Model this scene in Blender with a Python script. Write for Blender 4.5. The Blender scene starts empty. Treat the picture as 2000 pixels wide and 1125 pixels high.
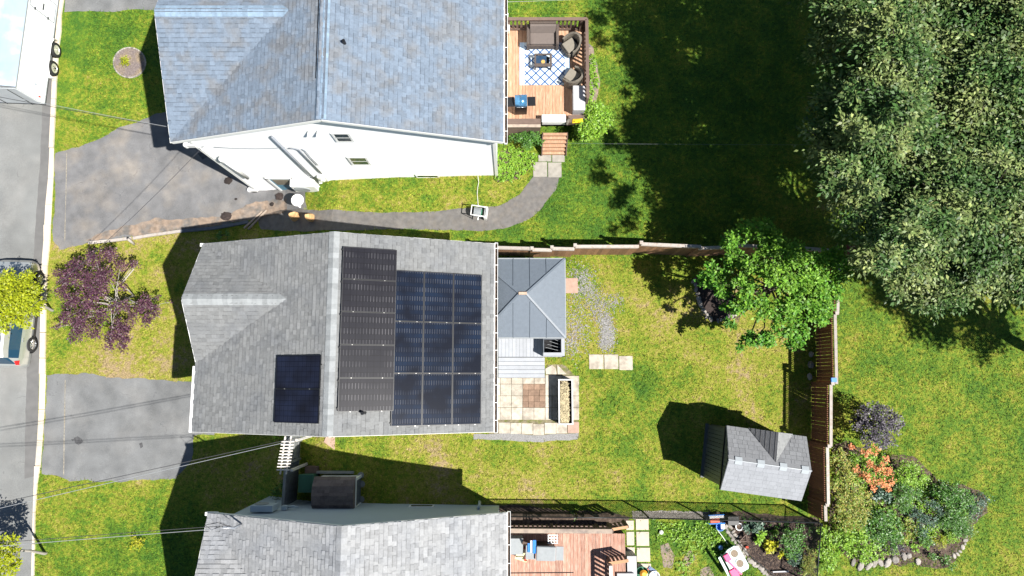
import bpy, math, random
import numpy as np
from mathutils import Vector, Matrix
from mathutils.geometry import tessellate_polygon
random.seed(7); RNG = np.random.default_rng(7)
S = bpy.context.scene; C = S.collection
R = math.radians

# ---------------------------------------------------------------- camera, light, exposure
TILT = R(7.46); CAM_H = 28.0; F = 1333.0
cd = bpy.data.cameras.new('camera'); cd.lens = 24.0; cd.sensor_width = 36.0; cd.clip_end = 600; cd.clip_start = .5
cam = bpy.data.objects.new('camera', cd); C.objects.link(cam)
cam.location = (0, 0, CAM_H); cam.rotation_euler = (TILT, 0, 0); S.camera = cam
SUN = Vector((-.62, .325, -1)).normalized()
EL = math.asin(-SUN.z); AZ = math.atan2(-SUN.x, -SUN.y)
w = bpy.data.worlds.new('World'); S.world = w; w.use_nodes = True
wn = w.node_tree.nodes; wl = w.node_tree.links
sky = wn.new('ShaderNodeTexSky'); sky.sky_type = 'NISHITA'; sky.sun_disc = False
sky.sun_elevation = EL; sky.sun_rotation = AZ; sky.air_density = 1.0; sky.dust_density = .1; sky.altitude = 1200
wl.new(sky.outputs[0], wn['Background'].inputs[0]); wn['Background'].inputs[1].default_value = .05
sd = bpy.data.lights.new('sun', 'SUN'); sd.energy = 5.0; sd.angle = R(.5); sd.color = (1, .96, .9)
so = bpy.data.objects.new('sun', sd); C.objects.link(so)
so.rotation_euler = SUN.to_track_quat('-Z', 'Y').to_euler()
so.location = (20, -12, 40)
S.view_settings.view_transform = 'Standard'; S.view_settings.look = 'None'
S.view_settings.gamma = 1; S.view_settings.use_curve_mapping = False
S.view_settings.exposure = .9

# ---------------------------------------------------------------- ground profile and pixel helpers
GX = [-60, -22, -16, -13, -11.2, -10.2, -9.2, -7.8, -5, -1, 80]
GZ = [-3.2, -2.75, -2.6, -2.45, -2.35, -2.0, -1.35, -.72, -.3, 0, 0]
_gx = np.arange(-60, 80.01, .25); _gz = np.interp(_gx, GX, GZ)
def g(x): return float(np.interp(x, _gx, _gz))
def ray(px, py):
    x = (px - 1000) / F; y = (562.5 - py) / F; c, s = math.cos(TILT), math.sin(TILT)
    return Vector((x, y * c + s, y * s - c))
def P(px, py, z=0.):
    d = ray(px, py); t = (z - CAM_H) / d.z
    return Vector((0, 0, CAM_H)) + d * t
def PG(px, py, h=0.):
    z = 0.
    for _ in range(12):
        p = P(px, py, z + h); z = g(p.x)
    return P(px, py, z + h)
def PY(px, py, y):
    d = ray(px, py); return Vector((0, 0, CAM_H)) + d * (y / d.y)
def PX(px, py, x):
    d = ray(px, py); return Vector((0, 0, CAM_H)) + d * (x / d.x)
_c, _s = math.cos(TILT), math.sin(TILT)
def pix(p):
    x, y, z = p[0], p[1], p[2] - CAM_H
    yc = y * _c + z * _s; zc = -y * _s + z * _c
    return 1000 + F * x / -zc, 562.5 - F * yc / -zc

# ---------------------------------------------------------------- materials
MATS = {}
def mat(name, col, rough=.7, amp=.0, nscale=8., namp=.12, bump=0., bscale=60., metal=0., spec=.4, col2=None, c2scale=2., c2lo=.45, c2hi=.65, coat=0., stretch=None, trans=0., crack=0.):
    m = bpy.data.materials.new(name); m.use_nodes = True; nt = m.node_tree; N = nt.nodes; L = nt.links
    b = N['Principled BSDF']; b.inputs['Roughness'].default_value = rough; b.inputs['Metallic'].default_value = metal
    b.inputs['Specular IOR Level'].default_value = spec
    if coat: b.inputs['Coat Weight'].default_value = coat; b.inputs['Coat Roughness'].default_value = .05
    geo = N.new('ShaderNodeNewGeometry'); vec = geo.outputs['Position']
    if stretch:
        mp = N.new('ShaderNodeMapping'); mp.inputs['Scale'].default_value = stretch; L.new(vec, mp.inputs[0]); vecs = mp.outputs[0]
    else: vecs = vec
    no = N.new('ShaderNodeTexNoise'); no.inputs['Scale'].default_value = nscale; no.inputs['Detail'].default_value = 6; L.new(vecs, no.inputs['Vector'])
    def math_(op, a, b_=None, c=None):
        n = N.new('ShaderNodeMath'); n.operation = op
        for i, v in enumerate((a, b_, c)):
            if v is None: continue
            if isinstance(v, (int, float)): n.inputs[i].default_value = v
            else: L.new(v, n.inputs[i])
        return n.outputs[0]
    fac = math_('MULTIPLY_ADD', math_('SUBTRACT', no.outputs[0], .5), 2 * namp * 2, 1.)
    at = N.new('ShaderNodeAttribute'); at.attribute_name = 'tone'
    fac = math_('ADD', fac, at.outputs['Fac'])
    if amp:
        ai = N.new('ShaderNodeAttribute'); ai.attribute_name = 'ind'
        oi = N.new('ShaderNodeObjectInfo')
        fac = math_('ADD', fac, math_('MULTIPLY', math_('MULTIPLY', math_('SUBTRACT', oi.outputs['Random'], .5), 2 * amp), ai.outputs['Fac']))
    if crack:
        nd = N.new('ShaderNodeTexNoise'); nd.inputs['Scale'].default_value = 1.6; nd.inputs['Detail'].default_value = 5; L.new(vec, nd.inputs['Vector'])
        va = N.new('ShaderNodeVectorMath'); va.operation = 'MULTIPLY_ADD'; L.new(nd.outputs['Color'], va.inputs[0]); va.inputs[1].default_value = (1.1,1.1,1.1); L.new(vec, va.inputs[2])
        vo = N.new('ShaderNodeTexVoronoi'); vo.feature = 'DISTANCE_TO_EDGE'; vo.inputs['Scale'].default_value = crack; L.new(va.outputs[0], vo.inputs['Vector'])
        cm = math_('MULTIPLY', math_('LESS_THAN', vo.outputs['Distance'], .005), math_('GREATER_THAN', no.outputs[0], .56)); fac = math_('MULTIPLY_ADD', cm, -.22, fac)
        ns = N.new('ShaderNodeTexNoise'); ns.inputs['Scale'].default_value = .45; ns.inputs['Detail'].default_value = 3; L.new(vec, ns.inputs['Vector'])
        fac = math_('MULTIPLY_ADD', math_('SUBTRACT', ns.outputs[0], .5), .7, fac)
        sp_ = N.new('ShaderNodeTexNoise'); sp_.inputs['Scale'].default_value = 40; sp_.inputs['Detail'].default_value = 3; L.new(vec, sp_.inputs['Vector']); fac = math_('MULTIPLY_ADD', math_('SUBTRACT', sp_.outputs[0], .5), .8, fac)
    fac = math_('MAXIMUM', fac, .05)
    base = None
    if col2:
        n2 = N.new('ShaderNodeTexNoise'); n2.inputs['Scale'].default_value = c2scale; n2.inputs['Detail'].default_value = 8; L.new(vecs, n2.inputs['Vector'])
        mr = N.new('ShaderNodeMapRange'); mr.inputs[1].default_value = c2lo; mr.inputs[2].default_value = c2hi; L.new(n2.outputs[0], mr.inputs[0])
        mx = N.new('ShaderNodeMix'); mx.data_type = 'RGBA'; L.new(mr.outputs[0], mx.inputs[0])
        mx.inputs[6].default_value = (*col, 1); mx.inputs[7].default_value = (*col2, 1); base = mx.outputs[2]
    vm = N.new('ShaderNodeVectorMath'); vm.operation = 'SCALE'
    if base: L.new(base, vm.inputs[0])
    else: vm.inputs[0].default_value = col
    L.new(fac, vm.inputs['Scale']); L.new(vm.outputs[0], b.inputs['Base Color'])
    if bump:
        nb = N.new('ShaderNodeTexNoise'); nb.inputs['Scale'].default_value = bscale; nb.inputs['Detail'].default_value = 4; L.new(vecs, nb.inputs['Vector'])
        bp = N.new('ShaderNodeBump'); bp.inputs['Strength'].default_value = bump; bp.inputs['Distance'].default_value = .02
        L.new(nb.outputs[0], bp.inputs['Height']); L.new(bp.outputs[0], b.inputs['Normal'])
    MATS[name] = m
    return m
def leafmat(name, col, col2, rough=.45, spec=.5, sub=.25):
    """leaf material: per-leaf tone, two colours mixed by attribute 'hue', light passing through"""
    m = bpy.data.materials.new(name); m.use_nodes = True; nt = m.node_tree; N = nt.nodes; L = nt.links
    b = N['Principled BSDF']; b.inputs['Roughness'].default_value = rough; b.inputs['Specular IOR Level'].default_value = spec
    a = N.new('ShaderNodeAttribute'); a.attribute_name = 'tone'
    h = N.new('ShaderNodeAttribute'); h.attribute_name = 'hue'
    mx = N.new('ShaderNodeMix'); mx.data_type = 'RGBA'; mx.inputs[6].default_value = (*col, 1); mx.inputs[7].default_value = (*col2, 1)
    L.new(h.outputs['Fac'], mx.inputs[0])
    ad = N.new('ShaderNodeMath'); ad.operation = 'ADD'; ad.inputs[1].default_value = 1; L.new(a.outputs['Fac'], ad.inputs[0])
    vm = N.new('ShaderNodeVectorMath'); vm.operation = 'SCALE'; L.new(mx.outputs[2], vm.inputs[0]); L.new(ad.outputs[0], vm.inputs['Scale'])
    L.new(vm.outputs[0], b.inputs['Base Color'])
    t = N.new('ShaderNodeBsdfTranslucent'); L.new(vm.outputs[0], t.inputs[0])
    ms = N.new('ShaderNodeMixShader'); ms.inputs[0].default_value = sub
    L.new(b.outputs[0], ms.inputs[1]); L.new(t.outputs[0], ms.inputs[2])
    L.new(ms.outputs[0], N['Material Output'].inputs[0]); MATS[name] = m
    return m

# ---------------------------------------------------------------- object helpers
ORG = {}
def tag(o, label=None, cat=None, group=None, kind=None):
    if label: o['label'] = label
    if cat: o['category'] = cat
    if group: o['group'] = group
    if kind: o['kind'] = kind
    return o
def empty(name, loc, label=None, cat=None, group=None, rz=0.):
    o = bpy.data.objects.new(name, None); C.objects.link(o); o.location = loc; o.empty_display_size = .3
    o.rotation_euler = (0, 0, rz)
    ORG[o.name] = Matrix.Translation(loc) @ Matrix.Rotation(rz, 4, 'Z')
    return tag(o, label, cat, group)
def wm(o): return ORG.get(o.name, Matrix.Identity(4)) if o else Matrix.Identity(4)
class MB:
    """collects shapes in world space (or in frame M), links them as ONE mesh object"""
    def __init__(s, M=None): s.v = []; s.f = []; s.mi = []; s.t = []; s.M = M or Matrix.Identity(4); s.m = 0; s.tone = 0.; s.smooth = []; s.sm = False
    def add(s, vs, fs):
        o = len(s.v); s.v += [s.M @ Vector(v) for v in vs]
        for f in fs: s.f.append([i + o for i in f]); s.mi.append(s.m); s.t.append(s.tone); s.smooth.append(s.sm)
        return s
    def box(s, a, b):
        x0, y0, z0 = a; x1, y1, z1 = b
        return s.add([(x0,y0,z0),(x1,y0,z0),(x1,y1,z0),(x0,y1,z0),(x0,y0,z1),(x1,y0,z1),(x1,y1,z1),(x0,y1,z1)],
                     [(3,2,1,0),(4,5,6,7),(0,1,5,4),(1,2,6,5),(2,3,7,6),(3,0,4,7)])
    def cbox(s, c, d, rz=0, M=None):
        M = M or Matrix.Rotation(rz, 4, 'Z'); hx, hy, hz = d[0]/2, d[1]/2, d[2]/2; c = Vector(c)
        vs = [c + M @ Vector((x*hx, y*hy, z*hz)) for z in (-1,1) for x, y in ((-1,-1),(1,-1),(1,1),(-1,1))]
        return s.add(vs, [(3,2,1,0),(4,5,6,7),(0,1,5,4),(1,2,6,5),(2,3,7,6),(3,0,4,7)])
    def beam(s, a, b, w_, h, up=(0,0,1)):
        a = Vector(a); b = Vector(b); d = (b-a); L_ = d.length; d.normalize(); u = Vector(up)
        if abs(d.dot(u)) > .98: u = Vector((0,1,0))
        r = d.cross(u).normalized(); u = r.cross(d)
        vs = [p + r*sx*w_/2 + u*sz*h/2 for p in (a, b) for sx, sz in ((-1,-1),(1,-1),(1,1),(-1,1))]
        return s.add(vs, [(0,1,2,3),(7,6,5,4),(0,4,5,1),(1,5,6,2),(2,6,7,3),(3,7,4,0)])
    def tube(s, pts, r, n=6, cap=True):
        pts = [Vector(p) for p in pts]; rs = r if isinstance(r, (list, tuple)) else [r]*len(pts); vs = []
        for i, p in enumerate(pts):
            d = (pts[min(i+1, len(pts)-1)] - pts[max(i-1, 0)]).normalized()
            u = Vector((0,0,1)) if abs(d.z) < .9 else Vector((1,0,0)); a = d.cross(u).normalized(); b = a.cross(d)
            for k in range(n):
                t = 2*math.pi*k/n; vs.append(p + (a*math.cos(t) + b*math.sin(t))*rs[i])
        fs = [(i*n+k, i*n+(k+1)%n, (i+1)*n+(k+1)%n, (i+1)*n+k) for i in range(len(pts)-1) for k in range(n)]
        if cap: fs += [tuple(range(n-1,-1,-1)), tuple(range((len(pts)-1)*n, len(pts)*n))]
        sm = s.sm; s.sm = True; s.add(vs, fs); s.sm = sm; return s
    def cyl(s, c, r, h, n=16, r2=None, axis='Z'):
        r2 = r if r2 is None else r2; c = Vector(c)
        ax = {'Z': Matrix.Identity(3), 'X': Matrix.Rotation(math.pi/2, 3, 'Y'), 'Y': Matrix.Rotation(-math.pi/2, 3, 'X')}[axis] if isinstance(axis, str) else axis
        vs = [c + ax @ Vector((rr*math.cos(2*math.pi*k/n), rr*math.sin(2*math.pi*k/n), zz)) for zz, rr in ((0,r),(h,r2)) for k in range(n)]
        return s.add(vs, [(k,(k+1)%n,n+(k+1)%n,n+k) for k in range(n)] + [tuple(range(n-1,-1,-1)), tuple(range(n,2*n))])
    def prism(s, poly, z0, z1):
        n = len(poly); vs = [(p[0],p[1],z0) for p in poly] + [(p[0],p[1],z1) for p in poly]
        a = sum(poly[i][0]*poly[(i+1)%n][1]-poly[(i+1)%n][0]*poly[i][1] for i in range(n))
        if a < 0: vs = [(p[0],p[1],z0) for p in poly[::-1]] + [(p[0],p[1],z1) for p in poly[::-1]]
        return s.add(vs, [(k,(k+1)%n,n+(k+1)%n,n+k) for k in range(n)] + [tuple(range(n-1,-1,-1)), tuple(range(n,2*n))])
    def lathe(s, c, prof, n=16, cap=True):
        c = Vector(c); vs = [c + Vector((r*math.cos(2*math.pi*k/n), r*math.sin(2*math.pi*k/n), z)) for r, z in prof for k in range(n)]
        m = len(prof); fs = [(i*n+k, i*n+(k+1)%n, (i+1)*n+(k+1)%n, (i+1)*n+k) for i in range(m-1) for k in range(n)]
        if cap: fs += [tuple(range(n-1,-1,-1)), tuple(range((m-1)*n, m*n))]
        return s.add(vs, fs)
    def build(s, name, mats, parent=None, kind=None, label=None, cat=None, group=None, bevel=0., ind=False):
        me = bpy.data.meshes.new(name); inv = wm(parent).inverted()
        me.from_pydata([inv @ v for v in s.v], [], s.f)
        for m in (mats if isinstance(mats, (list, tuple)) else [mats]): me.materials.append(m)
        me.polygons.foreach_set('material_index', s.mi); me.polygons.foreach_set('use_smooth', s.smooth)
        if any(s.t):
            at = me.attributes.new('tone', 'FLOAT', 'FACE'); at.data.foreach_set('value', s.t)
        if ind: at = me.attributes.new('ind', 'FLOAT', 'FACE'); at.data.foreach_set('value', [1.]*len(s.f))
        me.update()
        o = bpy.data.objects.new(name, me); C.objects.link(o)
        if parent: o.parent = parent; ORG[o.name] = wm(parent)
        if bevel:
            b = o.modifiers.new('bevel', 'BEVEL'); b.width = bevel; b.segments = 2; b.limit_method = 'ANGLE'
        return tag(o, label, cat, group, kind)
UB = {}
def ubox(mat_, key='box'):
    k = (mat_.name, key)
    if k not in UB:
        b = MB(); b.box((-.5,-.5,-.5), (.5,.5,.5)); o = b.build('piece', mat_, ind=True); UB[k] = o.data; bpy.data.objects.remove(o)
    return UB[k]
def place(name, me, M, parent, label=None):
    o = bpy.data.objects.new(name, me); C.objects.link(o); o.parent = parent
    o.matrix_basis = wm(parent).inverted() @ M
    ORG[o.name] = M
    if label: o['label'] = label
    return o
def piece(name, mat_, c, d, parent, rz=0., M=None, label=None):
    """one separately pickable board, slab, baluster: a shared box mesh, scaled"""
    M = M if M is not None else Matrix.Rotation(rz, 4, 'Z')
    return place(name, ubox(mat_), Matrix.Translation(c) @ M @ Matrix.Diagonal((*d, 1)), parent, label)
def rect_frame(a, b, up=(0,0,1)):
    d = (Vector(b)-Vector(a)).normalized(); u = Vector(up); r = d.cross(u).normalized(); u = r.cross(d)
    return Matrix((d, r, u)).transposed().to_4x4()
def bar(name, mat_, a, b, w_, h, parent, up=(0,0,1), label=None):
    a = Vector(a); b = Vector(b)
    if abs((b-a).normalized().dot(Vector(up))) > .98: up = (0,1,0)
    return piece(name, mat_, (a+b)/2, ((b-a).length, w_, h), parent, M=rect_frame(a, b, up), label=label)
def npmesh(name, V, faces_n, idx, mats, attrs, parent=None, kind=None, smooth=False, label=None, cat=None, group=None):
    me = bpy.data.meshes.new(name); nf = len(idx)//faces_n
    if parent:
        inv = np.array(wm(parent).inverted()); V = V @ inv[:3,:3].T + inv[:3,3]
    me.vertices.add(len(V)); me.vertices.foreach_set('co', np.ascontiguousarray(V, dtype=np.float32).ravel())
    me.loops.add(len(idx)); me.loops.foreach_set('vertex_index', np.asarray(idx, dtype=np.int32))
    me.polygons.add(nf); me.polygons.foreach_set('loop_start', np.arange(0, nf*faces_n, faces_n, dtype=np.int32))
    me.polygons.foreach_set('loop_total', np.full(nf, faces_n, dtype=np.int32))
    for m in mats: me.materials.append(m)
    for k, (dom, val) in attrs.items():
        a = me.attributes.new(k, 'FLOAT', dom); a.data.foreach_set('value', np.ascontiguousarray(val, dtype=np.float32))
    me.update(calc_edges=True)
    if smooth: me.polygons.foreach_set('use_smooth', [True]*nf)
    o = bpy.data.objects.new(name, me); C.objects.link(o)
    if parent: o.parent = parent; ORG[o.name] = wm(parent)
    return tag(o, label, cat, group, kind)
def pip(poly, X, Y):
    """points in polygon, vectorised"""
    ins = np.zeros(X.shape, bool); n = len(poly)
    for i in range(n):
        x0, y0 = poly[i][0], poly[i][1]; x1, y1 = poly[(i+1)%n][0], poly[(i+1)%n][1]
        if y0 == y1: continue
        c = ((y0 > Y) != (y1 > Y)) & (X < (x1-x0)*(Y-y0)/(y1-y0)+x0); ins ^= c
    return ins
NOGRASS = []
def rough_poly(pts, jit, step=.16):
    out = []
    for i in range(len(pts)):
        a, b = Vector(pts[i][:2]), Vector(pts[(i+1)%len(pts)][:2]); n = max(1, int((b-a).length/step)) if jit else 1
        nrm = Vector((-(b-a).y, (b-a).x)).normalized() if (b-a).length else Vector((0,0)); drift = 0
        for k in range(n):
            if k == 0: off = 0
            else: drift = drift*.75 + random.uniform(-jit, jit)*.7; off = drift
            out.append(tuple(a.lerp(b, k/n) + nrm*off))
    return out
def sheet(name, pts_px, off, m, jit=0., kind='structure', world=False, nograss=True, parent=None, **kw):
    pts = pts_px if world else [PG(*p)[:2] for p in pts_px]
    poly = rough_poly(pts, jit)
    if nograss: NOGRASS.append(poly)
    tris = tessellate_polygon([[Vector((x, y, 0)) for x, y in poly]]); mb = MB()
    for t in tris:
        T = [Vector(poly[i]) for i in t]; x0 = min(p.x for p in T); x1 = max(p.x for p in T)
        a = math.floor(x0/.25)*.25; ks = [x0] + [a+.25*k for k in range(1, int((x1-a)/.25)+2) if x0 < a+.25*k < x1] + [x1]
        flat = abs(g(x0)-g(x1)) < 1e-6
        if flat: ks = [x0, x1]
        for lo, hi in zip(ks[:-1], ks[1:]):
            q = T
            for s_, lim in ((1, lo), (-1, hi)):
                o_ = []
                for i in range(len(q)):
                    p0, p1 = q[i], q[(i+1)%len(q)]; d0, d1 = s_*(p0.x-lim), s_*(p1.x-lim)
                    if d0 >= 0: o_.append(p0)
                    if d0*d1 < 0: o_.append(p0.lerp(p1, d0/(d0-d1)))
                q = o_
                if not q: break
            if len(q) >= 3:
                ar = sum(q[i].x*q[(i+1)%len(q)].y-q[(i+1)%len(q)].x*q[i].y for i in range(len(q)))
                if abs(ar) < 1e-7: continue
                if ar < 0: q = q[::-1]
                mb.add([(p.x, p.y, g(p.x)+off) for p in q], [tuple(range(len(q)))])
    return mb.build(name, m, parent, kind=kind, **kw)

# ---------------------------------------------------------------- material library
road_m = mat('asphalt_road', (.20,.205,.20), .9, nscale=1.5, namp=.10, bump=.4, bscale=180, col2=(.235,.235,.225), c2scale=.6, crack=.22)
gutterlane_m = mat('asphalt_lane_edge', (.15,.148,.145), .9, nscale=3, namp=.12, bump=.4, bscale=180)
drive_m = mat('asphalt_driveway', (.165,.165,.168), .88, nscale=2.2, namp=.2, bump=.5, bscale=200, col2=(.22,.20,.178), c2scale=.9, c2lo=.5, c2hi=.75, crack=.3)
drive2_m = mat('asphalt_drive_dark', (.165,.170,.172), .88, nscale=1.6, namp=.2, bump=.5, bscale=200, col2=(.205,.205,.20), c2scale=.7, c2lo=.45, c2hi=.7, crack=.3)
path_m = mat('asphalt_path', (.15,.142,.135), .9, nscale=5, namp=.22, bump=.8, bscale=90, col2=(.17,.155,.14), c2scale=3)
dust_m = mat('sandy_dirt', (.27,.205,.155), .95, nscale=6, namp=.3, bump=.6, bscale=80, col2=(.15,.14,.13), c2scale=2.2)
curb_m = mat('kerb_concrete', (.60,.52,.42), .85, amp=.1, nscale=6, namp=.12, bump=.3)
soil_m = mat('garden_soil', (.07,.048,.036), .95, nscale=10, namp=.4, bump=1., bscale=60, col2=(.15,.11,.085), c2scale=7)
mulch_m = mat('dark_mulch', (.045,.033,.03), .95, amp=.3, nscale=12, namp=.4, bump=1., bscale=70)
gravel_m = mat('grey_gravel', (.27,.265,.26), .9, amp=.35, nscale=22, namp=.3, bump=1., bscale=90)
slab_m = mat('buff_paving', (.46,.41,.335), .85, amp=.16, nscale=7, namp=.22, bump=.4, bscale=70, col2=(.33,.29,.235), c2scale=3.2)
slabpink_m = mat('pinkish_paving', (.40,.27,.21), .85, amp=.1, nscale=5, namp=.16, bump=.3, bscale=70)
brown_m = mat('brown_paver', (.25,.165,.115), .88, amp=.18, nscale=9, namp=.2, bump=.4)
stone_m = mat('field_stone', (.30,.275,.245), .9, amp=.3, nscale=9, namp=.25, bump=.6)
sh1_m = mat('shingles_blue_grey', (.165,.21,.27), .85, amp=.14, nscale=14, namp=.12, bump=.5, bscale=220, col2=(.17,.185,.205), c2scale=1.5)
sh2_m = mat('shingles_mid_grey', (.195,.20,.20), .85, amp=.13, nscale=14, namp=.12, bump=.5, bscale=220, col2=(.165,.172,.178), c2scale=1.1)
sh2l_m = mat('shingles_ridge_light', (.27,.285,.29), .85, amp=.15, nscale=8, namp=.12, bump=.5, bscale=220)
sh1l_m = mat('shingles_ridge_blue', (.21,.29,.38), .85, amp=.15, nscale=8, namp=.15, bump=.5, bscale=220)
sh3_m = mat('shingles_pale_grey', (.29,.295,.30), .85, amp=.17, nscale=14, namp=.12, bump=.5, bscale=220, col2=(.26,.27,.285), c2scale=.8)
shb_m = mat('shingles_brown', (.17,.135,.125), .9, amp=.25, nscale=14, namp=.15, bump=.5, bscale=150)
shed_m = mat('shed_roof_grey', (.21,.215,.225), .55, amp=.10, nscale=14, namp=.08, bump=.4, bscale=120)
shedw_m = mat('shed_wall_grey', (.085,.10,.095), .5, amp=.12, nscale=5, namp=.08)
white_m = mat('white_siding', (.88,.885,.89), .45, nscale=2, namp=.02)
blues_m = mat('pale_blue_siding', (.40,.47,.52), .5, nscale=2, namp=.03)
trim_m = mat('white_trim', (.82,.82,.80), .5, amp=.05, nscale=3, namp=.04)
whitep_m = mat('white_plastic', (.80,.80,.78), .35, nscale=4, namp=.05)
pipe_m = mat('grey_plastic_pipe', (.22,.24,.27), .5, nscale=6, namp=.05)
black_m = mat('black_metal', (.012,.013,.015), .4, nscale=6, namp=.1)
dark_m = mat('dark_opening', (.01,.01,.012), .8, nscale=6, namp=.1)
glass_m = mat('window_glass', (.05,.07,.08), .08, nscale=6, namp=.1, spec=.9)
chrome_m = mat('brushed_steel', (.55,.57,.60), .25, metal=.9, nscale=8, namp=.05)
bluehood_m = mat('grill_hood_steel', (.10,.28,.50), .22, metal=.6, nscale=4, namp=.3)
wicker_m = mat('brown_wicker', (.105,.082,.07), .8, nscale=18, namp=.2, bump=1., bscale=120)
wickerg_m = mat('grey_wicker', (.17,.15,.12), .8, nscale=18, namp=.2, bump=1., bscale=120)
cushion_m = mat('taupe_cushion', (.145,.12,.108), .9, nscale=8, namp=.08)
cushiong_m = mat('grey_cushion', (.21,.19,.155), .9, nscale=8, namp=.08)
deck_m = mat('cedar_deck', (.42,.235,.14), .75, amp=.14, nscale=5, namp=.16, bump=.4, bscale=30, stretch=(9,1,9), col2=(.50,.33,.22), c2scale=3)
deckred_m = mat('weathered_red_deck', (.40,.21,.15), .8, amp=.22, nscale=5, namp=.2, bump=.4, bscale=30, stretch=(9,1,9), col2=(.47,.32,.25), c2scale=3)
railb_m = mat('brown_stained_rail', (.14,.095,.075), .75, amp=.12, nscale=6, namp=.15)
railt_m = mat('weathered_cap', (.36,.29,.23), .8, amp=.12, nscale=6, namp=.15, col2=(.25,.20,.17), c2scale=4)
railo_m = mat('fresh_cedar_cap', (.50,.28,.15), .8, amp=.08, nscale=6, namp=.15)
fence_m = mat('fence_boards', (.28,.15,.08), .8, amp=.28, nscale=6, namp=.22, bump=.3, stretch=(6,6,.8))
fencer_m = mat('fence_boards_red', (.19,.08,.045), .8, amp=.25, nscale=6, namp=.2, bump=.3, stretch=(6,6,.8))
fcap_m = mat('fence_cap_wood', (.42,.385,.35), .85, amp=.12, nscale=9, namp=.2, col2=(.30,.25,.21), c2scale=9)
greydk_m = mat('grey_deck_boards', (.34,.355,.38), .7, amp=.06, nscale=5, namp=.07)
metalroof_m = mat('gazebo_metal', (.135,.16,.19), .45, amp=.05, nscale=8, namp=.07, bump=.15, bscale=300)
gate_m = mat('grey_gate_boards', (.21,.22,.22), .8, amp=.1, nscale=6, namp=.15)
gates_m = mat('slate_fence_boards', (.115,.13,.15), .8, amp=.15, nscale=6, namp=.2)
arbor_m = mat('pale_arbor_wood', (.62,.58,.54), .7, amp=.08, nscale=6, namp=.1)
bin_m = mat('green_bin_plastic', (.04,.13,.08), .45, nscale=6, namp=.1)
planter_m = mat('charcoal_planter', (.03,.032,.035), .6, nscale=6, namp=.1)
paper_m = mat('kraft_paper', (.60,.36,.17), .85, nscale=14, namp=.3, bump=1., bscale=25)
bark_m = mat('bark', (.12,.095,.075), .9, nscale=14, namp=.3, bump=1., bscale=40)
barkl_m = mat('pale_bark', (.36,.33,.30), .85, nscale=14, namp=.25, bump=.7, bscale=40)
wire_m = mat('overhead_cable', (.06,.06,.065), .4, nscale=4, namp=.1)
wirel_m = mat('bare_neutral_wire', (.55,.56,.58), .35, metal=.6, nscale=4, namp=.1)
alum_m = mat('trailer_aluminium', (.84,.85,.86), .35, nscale=2, namp=.02)
troof_m = mat('trailer_roof', (.40,.52,.66), .35, nscale=1.3, namp=.12, metal=.2, col2=(.75,.78,.8), c2scale=.9, c2lo=.5, c2hi=.75)
tyre_m = mat('tyre_rubber', (.02,.02,.021), .8, nscale=20, namp=.1)
rim_m = mat('wheel_rim', (.62,.60,.52), .35, metal=.4, nscale=8, namp=.05)
silver_m = mat('silver_car_paint', (.46,.48,.47), .28, metal=.45, nscale=3, namp=.02, coat=.8)
vroof_m = mat('white_car_roof', (.74,.77,.80), .3, nscale=3, namp=.02, coat=.8)
carglass_m = mat('car_glass', (.015,.05,.09), .06, nscale=3, namp=.05, spec=1.)
red_m = mat('red_lens', (.55,.02,.02), .3, nscale=3, namp=.05)
redf_m = mat('red_fabric', (.55,.06,.03), .8, nscale=9, namp=.1)
cream_m = mat('cream_fabric', (.72,.62,.36), .8, nscale=9, namp=.08)
blue_m = mat('blue_plastic', (.03,.20,.62), .4, nscale=9, namp=.08)
pink_m = mat('pink_plastic', (.72,.02,.16), .4, nscale=9, namp=.08)
mint_m = mat('pale_mint_plastic', (.58,.72,.66), .45, nscale=9, namp=.06)
greenp_m = mat('dark_green_plastic', (.01,.12,.06), .45, nscale=9, namp=.06)
orange_m = mat('orange_plastic', (.8,.33,.03), .45, nscale=9, namp=.06)
yellow_m = mat('yellow_plastic', (.75,.5,.02), .45, nscale=9, namp=.06)
greyc_m = mat('grey_cover', (.27,.29,.30), .6, nscale=9, namp=.08)
greyl_m = mat('light_grey_resin', (.40,.40,.41), .6, nscale=9, namp=.08)
frost_m = mat('frosted_skylight', (.36,.39,.41), .3, nscale=9, namp=.05)
oil_m = mat('wet_mud', (.028,.021,.019), .9, nscale=22, namp=.45, bump=1., bscale=50)
terr_m = mat('reddish_pot', (.42,.20,.12), .8, nscale=9, namp=.15)
tan_m = mat('tan_lid', (.50,.30,.09), .7, nscale=9, namp=.1)

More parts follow.
